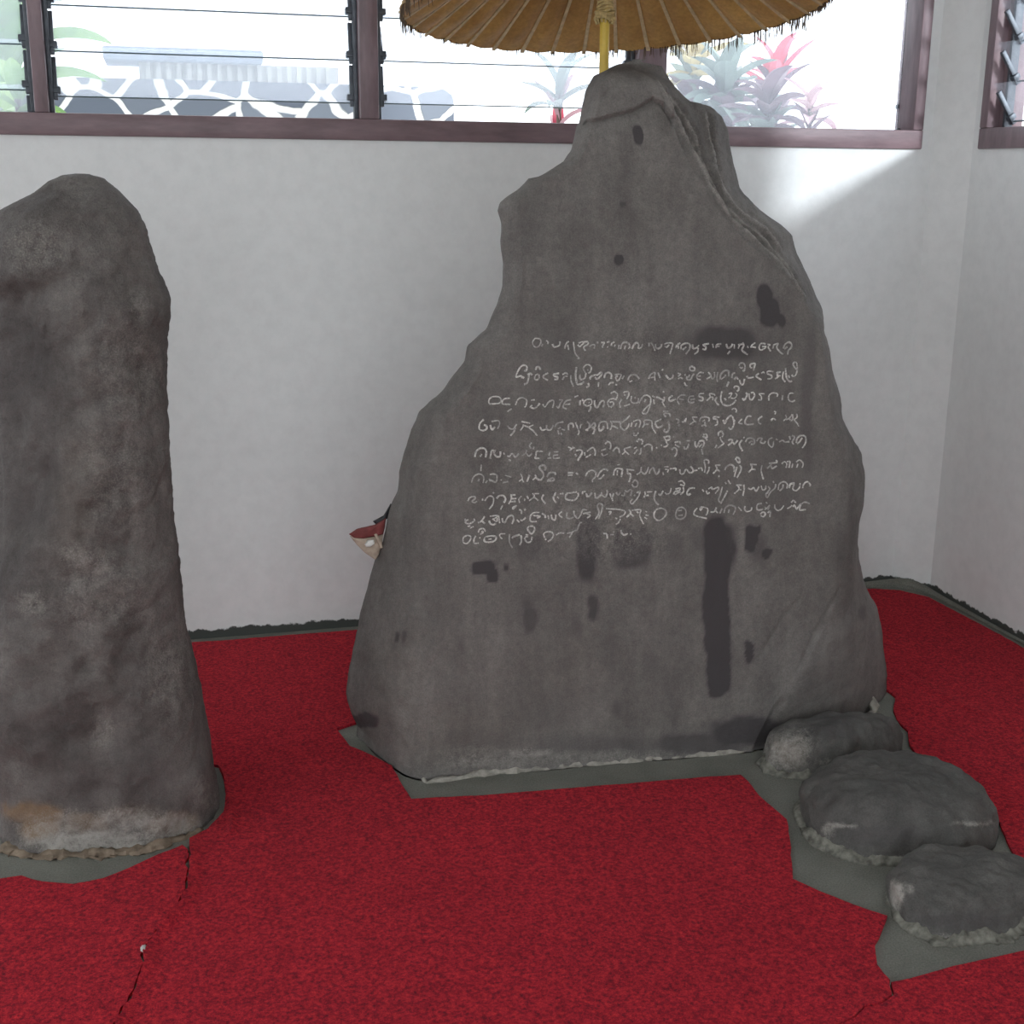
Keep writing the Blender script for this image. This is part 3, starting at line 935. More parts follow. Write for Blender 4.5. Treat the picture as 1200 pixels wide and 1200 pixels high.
  (840, 560, "225,85 290,85;245,90 260,130 205,185;255,135 285,140;315,80 320,130 305,210;365,120 400,135 430,115 460,155 495,100;520,90 535,140 570,130 575,90;600,100 620,130 590,170;660,35 665,60;690,70 680,120 630,165 590,230 575,190 610,170;720,140 730,75 780,45 825,70 820,125;735,150 770,120 775,75;850,120 860,75 910,60;905,75 890,130 930,150 970,110 975,60;1005,120 1020,70 1060,45 1095,80 1085,100")],
 [(540, 560, "55,475 50,500 90,490;55,500 60,530 110,535 160,500 150,480;80,570 110,560;105,590 150,570;200,525 240,510 280,450;240,500 280,535;340,450 430,440 420,460 370,490;335,500 340,530 380,550 410,530;370,480 420,510 425,470;440,440 455,530;485,470 490,510 520,520 550,460 600,440 620,480 600,540;655,490 685,520;700,490 720,500 760,465;685,370 710,390 710,420;745,360 755,380;920,405 850,410 815,450 820,510 890,510;845,440 930,450 890,470;950,415 985,440 990,470;1020,440 1030,480;1060,430 1070,480 1105,490 1115,430"),
  (640, 560, "185,395 150,430 190,465;250,400 240,460 280,480 320,460;325,385 330,430 370,475 405,435 430,375 480,375;430,420 520,400;470,420 515,440 480,470;575,485 620,410 600,330 625,300 660,320 650,390 615,480;700,360 850,370 920,390 915,430 860,460;730,400 760,400 740,430;810,470 830,480;870,480 850,520 815,545;970,370 990,410 940,465;990,420 1025,450;1005,380 1105,375 1095,440 1140,540;1050,380 1080,410"),
  (740, 560, "165,390 180,400;150,460 180,480;165,435 200,440;290,370 345,355 400,380 405,430 370,475 320,500 275,475 265,420 290,370;515,430 540,365 590,345 635,380 630,450 580,485 530,470 515,430;545,385 590,380;550,440 600,435;770,355 735,395 745,440 880,475;800,350 830,340 890,360 890,410 870,440;800,355 810,380 830,350;925,400 970,395 995,345;980,380 1010,410;1060,360 1035,415"),
  (840, 560, "85,410 100,355 150,320 210,340 215,380 190,430;145,370 135,410;250,340 290,385;330,330 325,370 350,395 400,380 410,345;525,300 480,310 470,340 480,375 540,370;575,285 590,300;560,370 590,350 620,320;560,340 600,370 610,340;510,425 540,400 570,420 545,455 515,440;595,410 625,390 620,460;680,310 680,350 710,380 750,370 785,325;825,360 860,340 880,320;870,290 895,265 925,290;890,340 910,320 930,360;985,300 930,370;1085,300 1030,285 990,310 970,375 1040,370")],
 [(540, 560, "70,675 30,700 30,755 70,770 110,730 115,685 70,675;175,680 155,720 160,765 210,765;215,705 230,700;205,640 220,605 265,595 290,630;225,660 260,640 245,620;280,695 275,740 330,755 400,735 410,690 350,680 285,695;320,720 360,715;520,655 460,660 460,690 485,715;570,660 570,750 605,820;600,710 615,690 690,665;705,670 710,740 690,790;780,600 800,570 850,570 865,610 825,655 780,600;760,665 790,670;745,720 760,690 790,690;750,725 780,755 820,745 835,690;985,700 970,660 1000,635 1060,635 1085,670 1060,720 1020,745;985,715 1000,725"),
  (640, 560, "115,670 160,645 210,650;245,650 300,645 270,700;300,640 345,615 365,610 395,530 420,525;670,650 710,660 715,710;750,665 790,665;785,635 800,630;875,610 885,650 920,670 955,650;985,660 995,660")],
]


def spline(P):
    if len(P) < 3:
        return P
    out = []
    for i in range(len(P) - 1):
        p0, p1, p2, p3 = P[max(i - 1, 0)], P[i], P[i + 1], P[min(i + 2, len(P) - 1)]
        for k in range(4):
            t = k / 4
            out.append(tuple(0.5 * (2 * b_ + (c_ - a) * t + (2 * a - 5 * b_ + 4 * c_ - d) * t * t + (3 * b_ - a - 3 * c_ + d) * t ** 3)
                             for a, b_, c_, d in zip(p0, p1, p2, p3)))
    out.append(P[-1])
    return out


rnd = random.Random(3)
for line_ in WRITING:
    mb = MB()
    for ox, oy, strokes in line_:
        for st in strokes.split(';'):
            P = [tuple(float(c_) for c_ in q.split(',')) for q in st.split()]
            pts, rad = [], []
            r0 = 0.00185 * rnd.uniform(0.85, 1.2)
            for x, y in spline(P):
                h, nn = on_slab(ox + x / 10, oy + y / 10)
                if h is None:
                    continue
                pts.append(h - ND * 0.0002)
                rad.append(r0 * (1 + 0.35 * noise.noise(h * 140)))
            if len(pts) > 1:
                mb.tube(pts, rad, 6)
    mb.build('inscription_line', M_CHALK, slab)

# pale mortar bead along the front foot of the slab
def lumpy_bead(pts, r, seed, sq=0.7, n=10, step=0.012, amp=0.6):
    P = [Vector(p) for p in pts]
    line = []
    for a, b_ in zip(P[:-1], P[1:]):
        k = max(1, int((b_ - a).length / step))
        for i in range(k):
            line.append(a.lerp(b_, i / k))
    line.append(P[-1])
    mb = MB()
    rs = []
    ln = []
    for i, p in enumerate(line):
        q = noise.noise(p * 23 + Vector((seed, 0, 0)))
        q2 = noise.noise(p * 70 + Vector((0, seed, 0)))
        end = min(1.0, 0.25 + min(i, len(line) - 1 - i) / 4)
        rs.append(max(0.0015, r * end * (1 + amp * q + 0.35 * q2)))
        ln.append(p + Vector((q2, q, 0)) * r * 0.35)
    mb.tube(ln, rs, n)
    for k, v in enumerate(mb.v):
        c_ = ln[k // n]
        dv = v - c_
        q = noise.noise(v * 75 + Vector((seed, seed, 0))) + 0.6 * noise.noise(v * 170)
        v += dv * (0.55 * q)
        v.z = c_.z + (v.z - c_.z) * sq
        v.z = max(0.0, v.z)
    return mb


foot = [on_z(500, 918), on_z(560, 908), on_z(640, 900), on_z(720, 893), on_z(800, 886), on_z(872, 881)]
lumpy_bead(foot, 0.011, 3, sq=1.0).build('mortar_bead', M_MORTAR, slab)
foot = [on_z(420, 862), on_z(445, 866), on_z(470, 872), on_z(486, 896), on_z(500, 918)]
lumpy_bead(foot, 0.009, 8, sq=1.0).build('mortar_bead', M_MORTAR, slab)
p = on_z(1024, 838)
lumpy_bead([p + Vector((-.012, .03, .05)), p + Vector((.004, .01, .035)), p + Vector((-.008, -.01, .015)), p + Vector((-.03, -.02, .006))], 0.012, 5, sq=1.0).build('mortar_lump', M_MORTAR, slab)

# ------------------------------------------------------------------ the upright stone on the left
PYC = -1.03          # y of the pillar's axis plane
PL = [(92, 203), (75, 205), (58, 212), (40, 226), (20, 236), (0, 247), (-12, 270), (-18, 310), (-18, 370), (-14, 430), (-8, 490), (-1, 540), (1, 570), (1, 610), (-1, 650),
      (-5, 700), (-8, 760), (-8, 820), (-5, 880), (0, 930), (3, 960)]
PR = [(92, 203), (105, 204), (122, 209), (138, 222), (152, 236), (162, 246), (170, 262), (178, 290), (186, 315), (196, 338), (200, 352), (200, 372), (197, 398), (196, 440), (197, 480), (199, 520),
      (200, 560), (204, 600), (208, 640), (212, 690), (217, 735), (223, 752), (232, 780), (238, 815), (243, 850), (248, 880), (252, 905), (256, 925), (257, 945)]


def make_pillar():
    tl = sorted([[p.z, p.x] for p in (on_y(a - 2, b_, PYC) if b_ > 240 else on_y(a, b_, PYC) for a, b_ in PL)])
    tr = sorted([[p.z, p.x] for p in (on_y(a, b_, PYC) for a, b_ in PR)])
    zt = max(tl[-1][0], tr[-1][0])
    tl[-1][0] = tr[-1][0] = zt
    NV, NA = 220, 180
    verts, faces = [], []
    for j in range(NV + 1):
        t = j / NV
        z = zt * (1 - (1 - t) ** 1.6)
        z = min(z, zt - 0.0006)
        l, r = interp(tl, z)[0], interp(tr, z)[0]
        c_, hw = (l + r) / 2, (r - l) / 2
        hd = hw * 0.90
        for i in range(NA):
            a = 2 * pi * i / NA
            ca, sa = cos(a), sin(a)
            e = 2.35
            k = (abs(ca) ** e + abs(sa) ** e) ** (-1 / e)
            P = Vector((c_ + hw * k * ca, PYC + hd * k * sa, z))
            px, py = to_px(P)
            nrm = Vector((ca, sa, 0))
            edge = 1 - smooth(0.75, 1.0, abs(ca)) * 0.75
            n1 = fbm(P * 4.5 + Vector((3, 0, 0)), 4)
            n2 = fbm(P * 15, 5)
            n3 = fbm(P * 50, 3)
            d = (n1 * 0.016 + n2 * 0.010) * edge + n3 * 0.0030
            if sa < 0.1:
                # scooped facet on the left half with a ragged upper rim
                jx = 9 * noise.noise(P * 18)
                x_edge = 96 + 10 * sin(py / 70.0) + jx - max(0, (py - 560)) * 0.35
                y_edge = 322 - 0.25 * (px - 40) + jx
                f1 = smooth(x_edge + 14, x_edge - 20, px) if False else (1 - smooth(x_edge - 26, x_edge + 8, px))
                f2 = smooth(y_edge - 8, y_edge + 26, py) * (1 - smooth(600, 700, py))
                d -= (0.004 * f1 + 0.00055 * max(0.0, min(x_edge - px, 75.0))) * f2 * edge
                # flake scars at the shoulder and foot
                for (qx, qy, qr, qd) in ((165, 345, 16, .012), (166, 370, 14, .010), (110, 850, 34, .012), (85, 780, 40, .010), (150, 620, 40, .008), (60, 690, 30, .010), (165, 300, 14, .007), (205, 890, 30, .008)):
                    rr = sqrt((px - qx) ** 2 + ((py - qy) * 0.8) ** 2) / qr
                    if rr < 1:
                        d -= qd * (1 - rr * rr) * (0.6 + 0.8 * abs(n2))
            P += nrm * d
            verts.append(P)
    for j in range(NV):
        for i in range(NA):
            a = j * NA + i
            b_ = j * NA + (i + 1) % NA
            faces.append((a, b_, b_ + NA, a + NA))
    faces.append(tuple(range(NA))[::-1])
    faces.append(tuple(NV * NA + i for i in range(NA)))
    return verts, faces


pv, pf = make_pillar()
pillar = build('upright_stone', pv, pf, M_PILLAR)
tag(pillar, 'rough dark upright pillar stone with a rounded top, left of the inscribed slab', 'standing stone')
P_ST = [(30, 450, 50, 130, .45), (20, 360, 50, 60, .35), (30, 570, 45, 60, .5), (40, 850, 60, 60, .3), (170, 900, 60, 40, .4), (120, 920, 80, 25, .35), (220, 620, 30, 60, .1), (15, 690, 20, 60, .4),  # dark stains, plus the shade of the left facet painted into the colour
        (115, 240, 18, 30, .25), (60, 920, 30, 20, .3), (150, 800, 30, 40, .2)]
P_PA = [(110, 990, 80, 16, .8), (190, 968, 40, 14, .7), (60, 978, 40, 22, .6), (40, 290, 35, 30, .3), (150, 430, 40, 60, .25), (120, 700, 50, 40, .25), (110, 660, 30, 20, .35), (90, 650, 20, 12, .4),
        (40, 705, 18, 14, .4), (150, 970, 50, 22, .6), (120, 860, 14, 20, .35), (165, 360, 14, 20, .3), (140, 560, 40, 60, .25), (200, 780, 30, 60, .25), (240, 930, 16, 24, .4), (70, 960, 70, 12, .4)]
P_WA = [(45, 965, 26, 22, .8), (25, 950, 22, 12, .7), (100, 965, 30, 14, .5), (200, 966, 34, 12, .5), (150, 955, 40, 10, .3), (85, 610, 26, 60, .12), (100, 540, 30, 30, .1)]


def pillar_marks(co):
    px, py = to_px(co)
    jx = 8 * noise.noise(co * 14) + 4 * noise.noise(co * 50)
    jy = 8 * noise.noise(co * 11 + Vector((9, 0, 0))) + 4 * noise.noise(co * 45)
    return (ell(px + jx, py + jy, P_ST), ell(px + jx, py + jy, P_PA), ell(px + jx, py + jy, P_WA))


paint_marks(pillar, pillar_marks)
PBVH = BVHTree.FromPolygons(pv, pf)
ring = []
for k in range(0, 30):
    a = pi * 1.10 + pi * 0.50 * k / 29
    o = Vector((-2.47, PYC, 0.012))
    h = PBVH.ray_cast(o + Vector((cos(a), sin(a), 0)) * 0.8, -Vector((cos(a), sin(a), 0)))
    if h[0]:
        q = h[0].copy()
        q.z = 0.0
        ring.append(q + Vector((cos(a), sin(a), 0)) * 0.002)
lumpy_bead(ring, 0.019, 2, sq=0.55, n=18, amp=1.0, step=0.006).build('mortar_collar', M_EARTH, pillar)


# ------------------------------------------------------------------ boulders
def boulder(name, label, outline, height, lean, mat, top_flat=0.55, seed=0, marks=None, collar=None, foot_h=0.02, shoulder=2.6):
    """outline: foot of the stone on the floor in world coordinates; a domed lump rises from it"""
    c_ = sum((Vector(p) for p in outline), Vector()) / len(outline)
    n = len(outline)
    NA, NR = 128, 46
    tab = []
    for p in outline:
        d = Vector(p) - c_
        tab.append((atan2(d.y, d.x), d.length))
    tab.sort()
    tab = [(tab[-1][0] - 2 * pi, tab[-1][1])] + tab + [(tab[0][0] + 2 * pi, tab[0][1])]

    def rad(a):
        for (a0, r0), (a1, r1) in zip(tab[:-1], tab[1:]):
            if a0 <= a <= a1:
                t = (a - a0) / max(1e-6, a1 - a0)
                t = t * t * (3 - 2 * t) * 0.5 + t * 0.5
                return r0 + (r1 - r0) * t
        return tab[0][1]
    verts, faces = [], []
    for j in range(NR + 1):
        t = j / NR
        ph = t * pi / 2
        rr = cos(ph) ** (2 / shoulder)
        zz = sin(ph) ** (2 / shoulder)
        for i in range(NA):
            a = -pi + 2 * pi * i / NA
            r = rad(a) * max(rr, 0.002)
            z = height * zz
            P = c_ + Vector((cos(a) * r, sin(a) * r, z))
            P += Vector(lean) * (z / height) * 1.0
            n1 = fbm(P * 7 + Vector((seed, 0, 0)), 4)
            n2 = fbm(P * 26, 4)
            d = Vector((cos(a) * rr, sin(a) * rr, zz)).normalized()
            P += d * (n1 * 0.018 + n2 * 0.006) * (0.3 + 0.7 * min(1, z / 0.03))
            P.z += marks(P) if marks else 0
            P.z = max(P.z, 0.0)
            verts.append(P)
    for j in range(NR):
        for i in range(NA):
            a = j * NA + i
            b_ = j * NA + (i + 1) % NA
            faces.append((a, b_, b_ + NA, a + NA))
    faces.append(tuple(range(NA))[::-1])
    faces.append(tuple(NR * NA + i for i in range(NA)))
    o = build(name, verts, faces, mat)
    tag(o, label, 'boulder', 'boulders at the foot of the inscribed slab')
    return o


def world(pts, z=0.0):
    return [on_z(a, b_, z) for a, b_ in pts]


bA = boulder('boulder', 'small flat topped boulder against the inscribed slab, furthest back of the three',
             world([(900, 902), (950, 912), (1010, 902), (1050, 885), (1056, 873), (1040, 866), (990, 874), (935, 882), (892, 890)]), 0.100, (0.0, 0.01, 0), M_BOULDER, seed=11, shoulder=3.0)
bB = boulder('boulder', 'largest rounded cushion shaped boulder, between the two smaller boulders',
             world([(942, 962), (962, 990), (1010, 1008), (1070, 1012), (1130, 1008), (1166, 990), (1166, 960), (1120, 935), (1040, 920), (960, 925), (940, 942)]), 0.115, (0.0, 0.012, 0), M_BOULDER, seed=23, shoulder=2.9)
bC = boulder('boulder', 'low wedge shaped dark boulder nearest the front edge of the bare patch',
             world([(1046, 1060), (1062, 1085), (1095, 1101), (1140, 1100), (1200, 1086), (1222, 1062), (1205, 1035), (1150, 1022), (1085, 1022), (1050, 1036)]), 0.075, (0.0, 0.01, 0), M_BOULDER, seed=37, shoulder=3.2)
for o, fn in ((bA, ([(970, 850, 40, 16, .5)], [(920, 880, 30, 22, .55), (935, 868, 20, 18, .4), (1000, 893, 50, 4, .4)], [(925, 882, 22, 18, .3)])),
              (bB, ([(1040, 980, 50, 14, .5), (970, 940, 14, 30, .3)], [(985, 968, 20, 3, .6), (1140, 965, 25, 3, .6), (970, 975, 8, 8, .5), (1050, 1008, 60, 4, .5)], [])),
              (bC, ([(1130, 1080, 60, 10, .5)], [(1050, 1050, 8, 18, .8), (1130, 1099, 70, 4, .4), (1060, 1040, 10, 6, .5)], []))):
    def mk(co, fn=fn):
        px, py = to_px(co)
        jx = 4 * noise.noise(co * 30)
        jy = 4 * noise.noise(co * 28 + Vector((9, 0, 0)))
        return tuple(ell(px + jx, py + jy, L) for L in fn)
    paint_marks(o, mk)



def skirt(parent_, outline, grow, height, shift, seed):
    """rough cement packed round the foot of a boulder"""
    c_ = sum((Vector(p) for p in outline), Vector()) / len(outline)
    tab = sorted((atan2((Vector(p) - c_).y, (Vector(p) - c_).x), (Vector(p) - c_).length) for p in outline)
    tab = [(tab[-1][0] - 2 * pi, tab[-1][1])] + tab + [(tab[0][0] + 2 * pi, tab[0][1])]
    NA, NR = 200, 18
    vv, ff = [], []
    for j in range(NR + 1):
        t = j / NR
        for i in range(NA):
            a = -pi + 2 * pi * i / NA
            r = interp([(q[0], q[1]) for q in tab], a)[0]
            e = grow * (0.75 + 0.9 * noise.noise(Vector((cos(a) * 3, sin(a) * 3, seed))) + 0.5 * noise.noise(Vector((cos(a) * 11, sin(a) * 11, seed))))
            rr = (r + max(0.003, e)) * (1 - t) + (r * 0.55) * t
            P = c_ + Vector((cos(a) * rr, sin(a) * rr, 0)) + Vector(shift) * (1 - t)
            z = height * min(1.0, (t / 0.35)) ** 0.7
            z *= 0.7 + 0.8 * noise.noise(P * 28) + 0.4 * noise.noise(P * 80)
            P.z = max(0.0003, z) if j else 0.0
            vv.append(P)
    for j in range(NR):
        for i in range(NA):
            a = j * NA + i
            b_ = j * NA + (i + 1) % NA
            ff.append((a, b_, b_ + NA, a + NA))
    ff.append(tuple(range(NA))[::-1])
    ff.append(tuple(NR * NA + i for i in range(NA)))
    build('mortar_skirt', vv, ff, M_SKIRT, parent_)


M_SKIRT = simple('grey_cement', (0.17, 0.165, 0.14), 0.95, spec=0.1, nscale=55, namt=0.85, bstr=0.9)
skirt(bA, world([(900, 902), (950, 912), (1010, 902), (1050, 885), (1056, 873), (1040, 866), (990, 874), (935, 882), (892, 890)]), 0.010, 0.035, (-0.010, -0.008, 0), 3)
skirt(bB, world([(942, 962), (962, 990), (1010, 1008), (1070, 1012), (1130, 1008), (1160, 990), (1160, 960), (1120, 935), (1040, 920), (960, 925), (940, 942)]), 0.010, 0.030, (-0.012, -0.002, 0), 7)
skirt(bC, world([(1046, 1060), (1062, 1085), (1095, 1101), (1140, 1100), (1200, 1086), (1216, 1062), (1200, 1035), (1150, 1022), (1085, 1022), (1050, 1036)]), 0.011, 0.022, (-0.006, -0.010, 0), 12)

# ------------------------------------------------------------------ carpet
CT = 0.007


def carpet(name, label, pts, raise_lines=(), step=0.03, seed=0):
    """outline in floor coordinates -> thick felt sheet with gentle waves; raise_lines: (polyline, height, width)"""
    P = []
    n = len(pts)
    for i in range(n):
        a, b_ = Vector(pts[i][:2]), Vector(pts[(i + 1) % n][:2])
        k = max(1, int((b_ - a).length / 0.025))
        nrm = Vector((-(b_ - a).y, (b_ - a).x)).normalized() if (b_ - a).length > 0 else Vector((0, 0))
        for q in range(k):
            s = a.lerp(b_, q / k)
            w_ = 0.003 * noise.noise(Vector((s.x * 30, s.y * 30, seed))) if q else 0
            P.append(s + nrm * w_)
    nb = len(P)
    edges = [(i, (i + 1) % nb) for i in range(nb)]
    xs = [p.x for p in P]
    ys = [p.y for p in P]
    inner = []
    x = min(xs)

    def inside(qx, qy):
        c_ = False
        j = nb - 1
        for i in range(nb):
            if (P[i].y > qy) != (P[j].y > qy) and qx < (P[j].x - P[i].x) * (qy - P[i].y) / (P[j].y - P[i].y) + P[i].x:
                c_ = not c_
            j = i
        return c_
    while x < max(xs):
        y = min(ys)
        while y < max(ys):
            if inside(x, y):
                inner.append(Vector((x, y)))
            y += step
        x += step
    for line, h, wd in raise_lines:
        for a, b_ in zip(line[:-1], line[1:]):
            a, b_ = Vector(a[:2]), Vector(b_[:2])
            nrm = Vector((-(b_ - a).y, (b_ - a).x)).normalized()
            k = max(1, int((b_ - a).length / 0.01))
            for q in range(k):
                for off in (-1, -.66, -.33, 0, .33, .66, 1):
                    s = a.lerp(b_, q / k) + nrm * off * wd
                    if inside(s.x, s.y):
                        inner.append(s)
    vs_, es_, fs_, *_ = delaunay_2d_cdt(P + inner, edges, [], 1, 1e-5)
    top = []
    for v in vs_:
        z = CT + 0.0016 * fbm(Vector((v.x * 5, v.y * 5, seed)), 3)
        for line, h, wd in raise_lines:
            d, s = seg_dist(v.x, v.y, [(p[0], p[1]) for p in line])
            z += h * (1 - smooth(0.0, wd, d)) * (0.75 + 0.5 * noise.noise(Vector((v.x * 14, v.y * 14, 3))))
        top.append(Vector((v.x, v.y, z)))
    faces = [tuple(f) for f in fs_]
    cnt = {}
    for f in faces:
        for i in range(len(f)):
            e = (f[i], f[(i + 1) % len(f)])
            cnt[tuple(sorted(e))] = cnt.get(tuple(sorted(e)), []) + [e]
    nv = len(top)
    bot = [Vector((p.x, p.y, 0.0005)) for p in top]
    allf = list(faces) + [tuple(i + nv for i in f)[::-1] for f in faces]
    for k, l in cnt.items():
        if len(l) == 1:
            a, b_ = l[0]
            allf.append((b_, a, a + nv, b_ + nv))
    o = build(name, top + bot, allf, M_CARPET, sharp=40)
    tag(o, label, 'carpet', 'pieces of red carpet')
    return o


def W(*pts):
    return [tuple(on_z(a, b_, CT).to_2d()) for a, b_ in pts]


seamL = W((222, 996), (221, 1030), (214, 1056), (192, 1082), (172, 1108), (164, 1135), (158, 1162), (140, 1192), (128, 1225))
seamR = W((1043, 1151), (1046, 1166), (1030, 1176), (1012, 1180), (1002, 1192), (984, 1200), (960, 1215))


def ragged(line, amp, seed):
    out = [line[0]]
    for a, b_ in zip(line[:-1], line[1:]):
        k = max(1, int(Vector((b_[0] - a[0], b_[1] - a[1])).length / 0.008))
        for i in range(1, k + 1):
            x, y = a[0] + (b_[0] - a[0]) * i / k, a[1] + (b_[1] - a[1]) * i / k
            out.append((x + amp * noise.noise(Vector((x * 40, y * 40, seed))) + amp * 0.5 * noise.noise(Vector((x * 110, y * 110, seed))), y))
    return out


seamL = ragged(seamL, 0.008, 1)
seamR = ragged(seamR, 0.005, 4)
GAP = 0.0024
front_cut = W((410, 874), (434, 884), (459, 897), (468, 914), (482, 936), (560, 932), (660, 924), (760, 916), (868, 908), (876, 915), (890, 933), (908, 948), (922, 960),
              (926, 985), (928, 1010), (929, 1030), (960, 1044), (1000, 1060), (1040, 1073), (1034, 1088), (1025, 1106), (1028, 1130), (1043, 1150))
BKY = -0.042
hidden_x = -1.50
pil_right = W((256, 897), (262, 912), (265, 930), (262, 950), (243, 971), (222, 982), (222, 994))
main_poly = [(-2.52, BKY), (-1.9, BKY - 0.006), (hidden_x - GAP, BKY), (hidden_x - GAP, -0.68), (-1.6, -0.70), (-2.0, -0.71), (-2.08, -0.75)] + front_cut + \
            [(p[0] - GAP, p[1]) for p in seamR[1:]] + [(-1.5, -3.3), (-2.35, -3.3)] + \
            [(p[0] + GAP, p[1]) for p in reversed(seamL)] + list(reversed(pil_right)) + [(-2.41, -0.86), (-2.52, -0.80)]
wrink = W((256, 902), (264, 918), (270, 940), (272, 962), (271, 978))
fold = [W((1060, 790), (1085, 805), (1120, 822), (1150, 835))]
carpet('red_carpet', 'largest red carpet piece, between the two standing stones and across the foreground', main_poly,
       [([(p[0] + GAP, p[1]) for p in seamL], 0.012, 0.030), ([(p[0] - GAP, p[1]) for p in seamR], 0.004, 0.03), (wrink, 0.010, 0.014)], seed=1)
right_poly = [(hidden_x + GAP, BKY), (-0.40, BKY - 0.004), (-0.18, BKY - 0.012), (-0.10, -0.09), (-0.045, -0.18), (-0.035, -0.5), (-0.035, -3.3), (-1.45, -3.3)] + \
             [(p[0] + GAP, p[1]) for p in reversed(seamR)] + W((1100, 1137), (1150, 1125), (1198, 1114), (1240, 1106), (1236, 1075), (1212, 1035), (1196, 1015), (1180, 985), (1166, 950), (1130, 918), (1075, 885),
             (1066, 872), (1064, 856), (1052, 844), (1047, 832)) + [(-0.605, -0.90), (-0.60, -0.78), (-0.66, -0.70), (hidden_x + GAP, -0.68)]
carpet('red_carpet', 'red carpet piece in the corner, right of the inscribed slab and boulders', right_poly,
       [([(p[0] + GAP, p[1]) for p in seamR], 0.001, 0.03)] + [(f, 0.004, 0.03) for f in fold], seed=5)
left_poly = [(p[0] - GAP - 0.008 * max(0.0, noise.noise(Vector((p[0] * 9, p[1] * 14, 6)))), p[1]) for p in seamL] + [(-2.4, -3.3), (-3.6, -3.3), (-3.6, -0.5), (-2.98, -0.5), (-2.95, -0.9)] + W((-24, 958), (-28, 985), (-30, 1000), (-26, 1024), (0, 1030), (25, 1026), (50, 1033), (85, 1036), (120, 1029), (150, 1017), (185, 1001), (214, 990))
carpet('red_carpet', 'red carpet piece left of the ragged seam, in front of the upright pillar stone', left_poly,
       [([(p[0] - GAP, p[1]) for p in seamL], 0.001, 0.02)], seed=9)

# small pale chip lying on the carpet
p = on_z(167, 1114, CT + 0.002)
mb = MB()
bm = bmesh.new()
bmesh.ops.create_icosphere(bm, subdivisions=3, radius=1)
vv = []
for v in bm.verts:
    q = v.co.copy()
    q = Vector((q.x * 0.005, q.y * 0.010, q.z * 0.0035)) * (1 + 0.4 * noise.noise(v.co * 2.2))
    vv.append(p + q + Vector((0.002, 0, 0.004)))
bm.verts.index_update()
ff = [tuple(v.index for v in f.verts) for f in bm.faces]
bm.free()
chip = build('stone_chip', vv, ff, simple('grey_chip', (0.45, 0.43, 0.41), 0.7))
tag(chip, 'tiny pale grey chip lying on the red carpet beside the left seam', 'chip')

# ------------------------------------------------------------------ parasol
UY = -0.56
pb = on_y(712, 60, UY)
hubp = on_y(709, 12, UY)
par = empty('royal_parasol', (pb.x + 0.004, UY, 0.0))
tag(par, 'open golden ceremonial parasol on a yellow pole behind the inscribed slab', 'parasol')
RC = (on_y(948, 14, UY).x - on_y(472, 6, UY).x) / 2
CX = (on_y(948, 14, UY).x + on_y(472, 6, UY).x) / 2
RIMZ = on_y(709, 8, UY).z
APEX = 0.27
NRIB = 36
TLT = radians(6.5)
CC = Vector((CX, UY, RIMZ))
CROT = Matrix.Translation(CC) @ Matrix.Rotation(-TLT, 4, 'X') @ Matrix.Rotation(radians(-0.8), 4, 'Y')
top = Vector((hubp.x, UY, RIMZ + APEX + 0.12))
MB().tube([(pb.x + 0.004, UY, 0.0095), (pb.x, UY, 0.8), (hubp.x, UY, hubp.z), (CX, UY + 0.02, RIMZ + APEX + 0.08)], [0.0125, 0.0125, 0.012, 0.009], 20).build('pole', M_POLE, par)


def cone_pt(a, t, off=0.0, sag=0.0):
    """t 0 at apex .. 1 at rim"""
    r = RC * t
    z = APEX * (1 - t ** 1.12)
    return CROT @ Vector((cos(a) * r, sin(a) * r, z + off - sag))


seg = 6
NA, NT = NRIB * seg, 26
vv, ff = [], []
for layer in (0, 1):
    for j in range(NT + 1):
        t = 0.03 + 0.97 * j / NT
        for i in range(NA):
            a = 2 * pi * i / NA
            s = (i % seg) / seg
            fold_ = sin(pi * s)
            rag = 0.0
            if j == NT:
                rag = 0.009 * abs(noise.noise(Vector((i * 0.9, 1.3, 0)))) - 0.004 * fold_
            vv.append(cone_pt(a, t - rag, 0.004 * layer, 0.017 * fold_ * t * (1 - 0.75 * smooth(0.85, 1.0, t))))
for layer in (0, 1):
    o_ = layer * (NT + 1) * NA
    for j in range(NT):
        for i in range(NA):
            a, b_ = o_ + j * NA + i, o_ + j * NA + (i + 1) % NA
            ff.append((a, b_, b_ + NA, a + NA))
o1 = (NT + 1) * NA
for j in (0, NT):
    for i in range(NA):
        a, b_ = j * NA + i, j * NA + (i + 1) % NA
        ff.append((a, b_, b_ + o1, a + o1))
build('canopy', vv, ff, M_GOLD, par, sharp=50)
for k in range(NRIB):
    a = 2 * pi * k / NRIB
    pts = [cone_pt(a, 0.06 + 0.945 * q / 10, -0.006) for q in range(11)]
    rb = MB()
    sd = Vector((-sin(a), cos(a), 0)) * 0.0052
    for q in range(10):
        c0, c1 = pts[q], pts[q + 1]
        w0, w1 = 0.55 + 0.045 * q, 0.55 + 0.045 * (q + 1)
        dz = Vector((0, 0, 0.005))
        rb.add([c0 - sd * w0, c0 + sd * w0, c0 + sd * w0 + dz, c0 - sd * w0 + dz, c1 - sd * w1, c1 + sd * w1, c1 + sd * w1 + dz, c1 - sd * w1 + dz],
               [(0, 1, 5, 4), (1, 2, 6, 5), (2, 3, 7, 6), (3, 0, 4, 7)] + ([(0, 3, 2, 1)] if q == 0 else []) + ([(4, 5, 6, 7)] if q == 9 else []))
    rb.build('rib', M_RIB, par, sharp=30)
